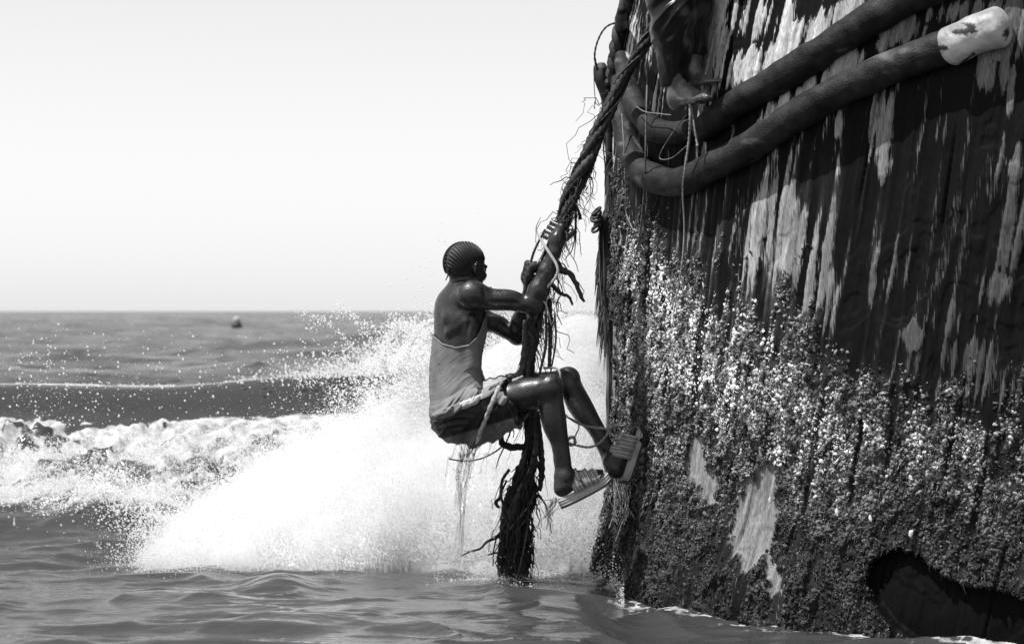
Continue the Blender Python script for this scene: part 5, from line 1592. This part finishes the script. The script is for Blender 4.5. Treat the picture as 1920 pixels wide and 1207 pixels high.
def fibre_bunch(acc, num, y0, y1, length, spread, rad, shade, bias=(0, 0), curl=.03, up=.0):
    for _ in range(num):
        i = int(np.argmin(np.abs(rpy - r.uniform(y0, y1))))
        p0 = RC[i] + r.standard_normal(3) * RB[i] * .5
        L = r.uniform(*length); sd = r.normal(bias[0], spread); sy = r.normal(bias[1], spread * .7)
        n_ = 9; f = np.linspace(0, 1, n_)
        P = p0 + np.stack([sd * L * f ** .8, sy * L * f, -L * f ** 1.3 + up * L * np.sin(f * 2.2)], 1)
        P += np.cumsum(r.standard_normal((n_, 3)), axis=0) * curl * L * .35
        add_tube(acc, P, r.uniform(*rad) * np.linspace(1, .5, n_), c=r.uniform(*shade), sides=4)
acc = Acc()
fibre_bunch(acc, 240, 40, 400, (.008, .034), .6, (.0007, .0018), (.4, 2.0), curl=.35, up=.2)
fibre_bunch(acc, 40, 200, 430, (.08, .20), .22, (.0010, .0026), (.4, 2.0), curl=.3)
fibre_bunch(acc, 110, 330, 470, (.03, .11), .40, (.0009, .0026), (.4, 2.6), curl=.28)
fibre_bunch(acc, 120, 480, 620, (.05, .16), .26, (.0010, .0034), (.5, 2.2), bias=(.30, 0), curl=.28)
fibre_bunch(acc, 70, 640, 800, (.05, .16), .22, (.0010, .0030), (.5, 2.0), curl=.05)
fibre_bunch(acc, 260, 840, 1060, (.05, .17), .13, (.0014, .0060), (.3, 1.2), curl=.14)
fibre_bunch(acc, 50, 860, 950, (.05, .14), .30, (.0012, .0036), (.3, 1.0), bias=(-.5, 0), curl=.25)
tag(acc.build('loose_fibre', M_ROPE, rope), kind='stuff')
# heavier torn ends of the same rope
def branch(pts, rad, shade=1.0, name='torn_end', parent=rope, mat=None, lob=True, n=None):
    P = catmull([at(*q) for q in pts], n or max(24, len(pts) * 12))
    R = np.interp(np.linspace(0, 1, len(P)), np.linspace(0, 1, len(rad)), rad) if isinstance(rad, (list, tuple)) else rad
    a = Acc(); add_tube(a, P, R, c=shade, sides=9, lobes=3 if lob else 0, twist=2.2 / max(np.max(R), .002), lobe_amp=.22)
    return a.build(name, mat or M_ROPE, parent)
branch([(1030, 470, -.43), (1052, 505, -.46), (1068, 512, -.46), (1080, 532, -.46), (1090, 556, -.46), (1096, 566, -.46)], [.012, .014, .011, .009, .008, .004], 1.2)
branch([(1022, 520, -.44), (1048, 548, -.45), (1066, 556, -.45), (1074, 572, -.45)], [.007, .007, .006, .004], 1.0)
branch([(1012, 500, -.46), (1000, 500, -.47), (991, 520, -.46), (988, 530, -.46)], [.014, .018, .014, .006], .8)
branch([(1022, 430, -.44), (1002, 470, -.44), (994, 500, -.44), (992, 525, -.44)], [.004, .005, .005, .003], .9)
branch([(1075, 372, -.42), (1086, 400, -.42), (1088, 412, -.42)], [.004, .006, .007], .5)
branch([(1078, 380, -.42), (1078, 440, -.42), (1072, 470, -.42), (1060, 484, -.42)], [.003, .0025, .002, .001], .8)
branch([(1080, 385, -.42), (1080, 440, -.42), (1076, 486, -.42)], [.003, .0025, .0012], .7)
branch([(1100, 320, -.42), (1112, 345, -.42), (1106, 372, -.42), (1100, 382, -.42)], [.003, .002, .0015, .001], .7)
branch([(1030, 560, -.40), (1032, 620, -.39), (1030, 690, -.38)], [.010, .009, .007], 1.4)
branch([(1022, 560, -.41), (1024, 640, -.40), (1012, 700, -.39)], [.005, .006, .005], 2.4)
branch([(985, 600, -.42), (983, 660, -.41), (974, 712, -.40), (962, 722, -.40)], [.009, .012, .014, .006], 2.2)
branch([(1040, 590, -.40), (1042, 640, -.39), (1032, 700, -.38)], [.004, .004, .003], 1.2)
branch([(1008, 772, -.37), (1014, 840, -.36), (1016, 880, -.36), (1012, 920, -.36)], [.008, .012, .012, .008], .7)
branch([(938, 808, -.42), (942, 830, -.40), (960, 838, -.39), (990, 836, -.38)], [.007, .013, .014, .012], .5)
branch([(958, 910, -.38), (946, 960, -.38), (942, 1030, -.37), (938, 1060, -.36), (944, 1100, -.36)], [.010, .014, .014, .012, .012], .6)
branch([(960, 985, -.38), (930, 1006, -.40), (912, 1016, -.41), (900, 1028, -.41), (880, 1034, -.42), (864, 1042, -.42)], [.005, .0065, .005, .0045, .004, .002], .5, lob=False)
branch([(950, 1000, -.38), (926, 1010, -.39), (914, 1014, -.40)], [.004, .005, .006], .5, lob=False)
branch([(950, 1040, -.38), (930, 1036, -.40), (914, 1040, -.41)], [.004, .004, .003], .6, lob=False)
branch([(985, 1065, -.33), (996, 1080, -.33), (1000, 1096, -.33)], [.003, .003, .003], .6, lob=False)
branch([(955, 880, -.38), (942, 900, -.40), (938, 930, -.40), (930, 942, -.40), (936, 952, -.40)], [.006, .006, .006, .008, .005], .5)
branch([(950, 900, -.39), (940, 925, -.41), (944, 945, -.41), (950, 950, -.41)], [.004, .004, .006, .007], .5)
branch([(996, 925, -.35), (1004, 938, -.36), (1000, 950, -.36), (990, 956, -.36)], [.003, .003, .003, .002], .5, lob=False)

def cord(pts, rad, label, shade=1.0, mat=None, group=None, flat=1.0, name='cord', sides=7, lob=True):
    P = catmull([q if len(q) == 3 and isinstance(q, np.ndarray) else at(*q) for q in pts], max(30, len(pts) * 14))
    R = np.interp(np.linspace(0, 1, len(P)), np.linspace(0, 1, len(rad)), rad) if isinstance(rad, (list, tuple)) else np.full(len(P), rad)
    a = Acc(); add_tube(a, P, R, c=shade, sides=sides, lobes=2 if lob else 0, twist=1.6 / max(R.max(), .001), lobe_amp=.2, flat=flat)
    o = a.build(name, mat or M_CORD)
    return tag(o, label, 'cord' if name == 'cord' else name, group)
def hc_(px, py, out=.02): return on_hull(px, py, out)
# pale flat webbing wound round wrist and rope
cord([(1014, 406, -.47), (1005, 428, -.47), (1012, 446, -.48), (1030, 474, -.50), (1045, 500, -.51), (1043, 518, -.51), (1028, 536, -.50), (1014, 548, -.50), (1013, 560, -.49), (1024, 572, -.48), (1034, 610, -.45)],
     [.0015, .003, .005, .0065, .006, .0055, .0055, .004, .0035, .004, .002], 'pale flat webbing looped over the climber\'s near wrist', 1.0, M_RIB, flat=.35, name='webbing', lob=False)
cord([(1052, 432, -.47), (1062, 436, -.475), (1060, 456, -.475), (1046, 478, -.47)], [.0025, .003, .0025, .0015], 'short pale cord arched over the gripping fingers', .9, M_RIB, lob=False)
cord([(1030, 445, -.47), (1020, 470, -.475), (1004, 500, -.475), (998, 512, -.47)], [.002, .0035, .0035, .002], 'pale thin cord slanting between the two gripping hands', .8, M_RIB, lob=False)
cord([(1026, 530, -.46), (1025, 560, -.46), (1022, 590, -.45)], [.003, .004, .003], 'short pale strip hanging below the near forearm', .8, M_RIB, lob=False, flat=.4)
# cords wound round the legs
cord([(1020, 690, -.42), (1042, 690, -.50), (1051, 706, -.545), (1052, 760, -.53), (1052, 800, -.52), (1056, 818, -.50), (1066, 826, -.48)], .0048, 'brown cord hanging down between the climber\'s two knees', 1.2)
cord([(1052, 770, -.50), (1068, 784, -.46), (1090, 796, -.42), (1118, 802, -.41), (1146, 803, -.40), np.array(hc_(1172, 797, .012))], .0042, 'taut cord running from the climber\'s shin to the hull', 1.5)
cord([(1054, 778, -.50), (1074, 786, -.46), (1096, 798, -.42), (1130, 801, -.41)], .0030, 'thin second cord beside the taut shin cord', 1.2)
cord([(1060, 828, -.48), (1080, 834, -.45), (1104, 838, -.42), (1124, 830, -.40), (1138, 814, -.385), (1142, 798, -.37)], .0048, 'slack cord looped round the climber\'s far ankle', 1.5)
cord([(1060, 832, -.48), (1066, 820, -.49), (1076, 820, -.48), (1078, 830, -.475), (1070, 834, -.48), (1064, 826, -.49), (1072, 818, -.48)], .0060, 'small knot of cord beside the climber\'s near shin', 1.2)
cord([(1056, 775, -.49), (1060, 800, -.48), (1062, 822, -.48)], .003, 'thin straight cord dropping to the shin knot', 1.0)
cord([(1083, 788, -.44), (1085, 802, -.45), (1078, 818, -.47)], .0028, 'thin curved cord above the shin knot', .9)
# pale rope end lying over the shorts
cord([np.array(on_cloth(936, 724, .008)), np.array(on_cloth(930, 740, .012)), np.array(on_cloth(920, 762, .013)), np.array(on_cloth(910, 788, .013)), np.array(on_cloth(902, 806, .012)), np.array(on_cloth(897, 822, .010)), at(893, 832, -.56)],
     [.009, .010, .009, .0085, .0085, .009, .004], 'pale rope end lying across the climber\'s shorts', 2.2, M_CORD, flat=.7)
cord([np.array(on_cloth(916, 730, .008)), np.array(on_cloth(930, 720, .012)), np.array(on_cloth(948, 718, .012)), at(968, 712, -.56), at(980, 706, -.5)], [.006, .012, .011, .008, .005], 'frayed pale rope over the top of the climber\'s thigh', 1.8, M_CORD)
cord([(962, 790, -.52), (956, 812, -.46), (946, 836, -.43), (936, 858, -.42), (930, 878, -.42)], [.0025, .0035, .003, .0025, .0015], 'thin dark cord dangling straight down from the shorts hem', .5, M_ROPE)
cord([(960, 800, -.50), (964, 812, -.48), (962, 820, -.48)], .0025, 'short stray thread at the shorts hem', .5, M_ROPE)
cord([(842, 860, -.46), (870, 864, -.45), (900, 860, -.44), (926, 848, -.43), (948, 832, -.42)], [.003, .0025, .003, .003, .0035], 'thin dark cord bowing out left below the shorts', .5, M_ROPE)
# cords hanging on the hull
cord([hc_(1213, 30), hc_(1214, 120, .03), hc_(1212, 200, .08), hc_(1210, 300, .085), hc_(1206, 380, .04), hc_(1196, 470, .03)], .0036, 'long dark cord hanging straight down past both rails near the stem', .6)
cord([hc_(1166, 214, .07), hc_(1170, 280, .07), hc_(1173, 360, .05), hc_(1174, 400, .04), hc_(1192, 440, .03), hc_(1208, 470, .03)], .0024, 'thin grey twine hanging left of the long dark cord', 1.3)
cord([hc_(1292, 168, .11), hc_(1294, 215, .13), hc_(1292, 262, .11), hc_(1284, 320, .10), hc_(1280, 360, .07), hc_(1283, 430, .04), hc_(1278, 500, .04), hc_(1266, 570, .03), hc_(1256, 640, .03)], [.0045, .005, .0045, .004, .0035, .003, .003, .0025, .001], 'long pale frayed cord hanging from the bare foot over the lower rail', 1.6)
cord([hc_(1294, 172, .10), hc_(1300, 225, .12), hc_(1306, 262, .11), hc_(1308, 274, .11)], [.003, .0035, .004, .005], 'short pale cord with a knotted end below the bare foot', 1.4)
cord([hc_(1288, 215, .09), hc_(1268, 240, .10), hc_(1242, 280, .06), hc_(1238, 298, .05), hc_(1260, 296, .05), hc_(1290, 272, .09)], .0022, 'thin bent twine loop between the two rails', .8)
cord([hc_(1193, 200, .08), hc_(1210, 210, .09), hc_(1240, 214, .09), hc_(1258, 216, .10)], .0022, 'thin twine running level to the standing heel', .9)
cord([hc_(1340, 60, .02), hc_(1330, 110, .04), hc_(1318, 160, .06), hc_(1312, 185, .08)], [.005, .006, .005, .003], 'pale slanting cord behind the bare foot', 1.2)
cord([hc_(1346, 47, .02), hc_(1330, 50, .03), hc_(1312, 58, .03)], .0024, 'thin light twine level beside the trousers', 1.8)
cord([hc_(1296, 20, .03), hc_(1312, 60, .03), hc_(1322, 95, .03), hc_(1318, 130, .03)], .006, 'dark torn rope hanging right of the trousers', .35)
cord([hc_(1140 + 52, 478, .03), hc_(1170, 515, .035), at(1142, 545, -.12)], [.0022, .002, .0008], 'fine pale straw sticking out from the barnacles', 2.4)
cord([hc_(1262, 640, .03), hc_(1275, 655, .03), hc_(1300, 660, .03), hc_(1318, 668, .03)], .0016, 'fine twine caught on the pale barnacles', 1.6)
cord([at(1166, 40, .02), at(1138, 50, .0), at(1122, 74, .0), at(1115, 104, .0), at(1120, 132, .04)], [.0045, .004, .004, .004, .006], 'stiff black cord arching out past the stem into the sky', .22)
cord([at(1114, 122, .05), at(1114, 160, .05), at(1117, 196, .05)], .0018, 'short thread hanging below the black arched cord', .4)
# old mooring line laid over the stem
P = catmull([at(1186, -40, -.05), at(1172, 20, -.02), at(1160, 70, .0), at(1152, 120, .02), at(1148, 160, .05)], 90)
old = empty('stem_rope', 'thick twisted black rope hanging over the stem at the top edge', 'rope')
for k in range(3):
    L_ = np.linspace(0, 1, 90) * 16 + k * 2.09
    a = Acc(); add_tube(a, P + np.stack([np.cos(L_) * .016, np.sin(L_) * .016, 0 * L_], 1), .017, c=(.6, 1.2, .8)[k], sides=9, lobes=3, twist=130); a.build('strand', M_ROPE, old)
# the split knob of wood at the stem
acc = Acc(); add_tube(acc, catmull([at(1128, 118, .08), at(1128, 145, .08), at(1136, 180, .1), at(1142, 240, .12), at(1140, 300, .14)], 40), np.interp(np.linspace(0, 1, 40), [0, .1, .25, .6, 1], [.012, .03, .028, .022, .006]), c=.6, sides=10, lobes=4, twist=20, lobe_amp=.3)
o = acc.build('wood_stub', M_SPL, hull)
# coil of frayed rope end caught on the stem
acc = Acc()
for k in range(6):
    a_ = np.linspace(0, 2 * math.pi, 26); c_ = at(1119 + r.normal(0, 1.5), 396 + k * 6.5, .12); q_ = r.uniform(.7, 1.1)
    add_tube(acc, c_ + np.stack([np.cos(a_) * .020 * q_, np.sin(a_) * .026, np.sin(a_ + r.uniform(0, 3)) * .016], 1), .0075 * q_, c=r.uniform(.8, 2.2), sides=7, lobes=3, twist=200)
tag(acc.build('rope_coil', M_ROPE), 'small brown coil of rope caught on the stem edge', 'rope')

# ================================================================ falling water, clear drops
m = bpy.data.materials.new('clear_water'); m.use_nodes = True; t = m.node_tree
for n in list(t.nodes): t.nodes.remove(n)
out = t.nodes.new('ShaderNodeOutputMaterial'); gl = t.nodes.new('ShaderNodeBsdfGlass'); gl.inputs['IOR'].default_value = 1.33; gl.inputs['Roughness'].default_value = .06
gl.inputs['Color'].default_value = (.93, .93, .93, 1)
t.links.new(gl.outputs[0], out.inputs['Surface'])
M_WATER = m
acc = Acc(); r = np.random.default_rng(71)
for k in range(26):
    px0 = r.uniform(856, 916) if k < 16 else r.uniform(852, 940); y0 = 826 if px0 < 900 else 820
    mid = 868 + (px0 - 880) * .5 if k < 16 else px0 - r.uniform(5, 25)
    low = 858 + r.normal(0, 4) if k < 16 else mid - r.uniform(3, 12)
    yl = r.uniform(900, 1085) if k < 16 else r.uniform(850, 900)
    pts = [at(px0, y0, -.48), at(mid + 8, y0 + 28, -.47), at(mid, y0 + 60 if k < 16 else (y0 + yl) / 2, -.46), at((mid + low) / 2, (y0 + 60 + yl) / 2, -.46), at(low, yl, -.45)]
    n_ = 46; P = catmull(pts, n_); P += np.stack([(noise2(np.linspace(0, 9, n_), np.full(n_, k * 4.1), 73) - .5) * .012, (noise2(np.linspace(0, 9, n_), np.full(n_, k * 2.1), 74) - .5) * .012, 0 * P[:, 0]], 1)
    R = (.0012 + .0045 * r.random()) * (.35 + noise2(np.linspace(0, 12, n_), np.full(n_, k * 7.7), 75)) * np.interp(np.linspace(0, 1, n_), [0, .1, .9, 1], [.6, 1, .8, .2])
    add_tube(acc, P, R, sides=7, flat=r.uniform(.35, 1))
tag(acc.build('water_stream', M_WATER), 'stream of clear water draining off the seat of the shorts', 'water', kind='stuff')
acc = Acc()
for k in range(16):
    pts = [at(1040 + r.normal(0, 8), 935 + r.normal(0, 4), -.6), at(1034 + r.normal(0, 10), 950 + r.normal(0, 5), -.6), at(1030 + r.normal(0, 8), 985 + r.normal(0, 14), -.6)]
    add_tube(acc, catmull(pts, 20), .0022 * (.4 + noise2(np.linspace(0, 6, 20), np.full(20, k * 3.1), 77)), sides=6)
for k in range(30):
    pts = [on_hull(1162 + r.normal(0, 8), 900 + r.normal(0, 5), .05), on_hull(1164 + r.normal(0, 10), 930 + r.normal(0, 8), .04), on_hull(1160 + r.normal(0, 10), 975 + r.normal(0, 15), .035)]
    add_tube(acc, catmull(pts, 20), .003 * (.4 + noise2(np.linspace(0, 6, 20), np.full(20, k * 3.1), 78)), sides=6)
tag(acc.build('foot_drip', M_WATER), 'water dripping from the heels of the two sandals', 'water', kind='stuff')
o = points_obj('water_bead', BEADS, .0006 + .0011 * r.random(len(BEADS)) ** 2, M_WATER, None, None)
o.parent = climber
n = 1500
px = np.concatenate([r.normal(870, 28, n // 2), r.uniform(830, 1130, n - n // 2)])
py = np.concatenate([r.uniform(850, 1085, n // 2), 1090 - np.abs(r.normal(0, 90, n - n // 2))])
yy = r.uniform(-.55, -.2, n); d = yy + 10
points_obj('water_drop', np.stack([(px - 960) * d / FPX, yy, CAMH - (py - 583) * d / FPX], 1), .0009 + .0042 * r.random(n) ** 3, M_WATER, 'clear drops falling below the climber in front of the white splash', 'drops')

# ================================================================ mooring buoy out at sea
yb = 165 + CAMY; bx = (444 - 960) * 165 / FPX
by = empty('mooring_buoy', 'small dark buoy with a white cap floating far out', 'buoy'); zb = float(sea_height(np.array([bx]), np.array([yb]))[0]) - .02
def lathe(prof, c, n=24):
    a = np.linspace(0, 2 * math.pi, n, endpoint=False); V = np.concatenate([np.stack([c[0] + np.cos(a) * q, c[1] + np.sin(a) * q, np.full(n, c[2] + h)], 1) for q, h in prof])
    F = [(i * n + j, i * n + (j + 1) % n, (i + 1) * n + (j + 1) % n, (i + 1) * n + j) for i in range(len(prof) - 1) for j in range(n)]
    return V, np.array(F)
V, F = lathe([(.001, -.2), (.30, -.15), (.36, .02), (.37, .12), (.34, .26), (.26, .36), (.18, .38)], (bx, yb, zb))
mesh_obj('float', V, F, grey_mat('buoy_dark', .02, .04, rough=.5), by, {'shade': np.ones(len(V))})
V, F = lathe([(.20, .36), (.25, .44), (.25, .58), (.20, .68), (.10, .74), (.001, .76)], (bx, yb, zb))
mesh_obj('cap', V, F, grey_mat('buoy_grey', .32, .40, rough=.5), by, {'shade': np.ones(len(V))})
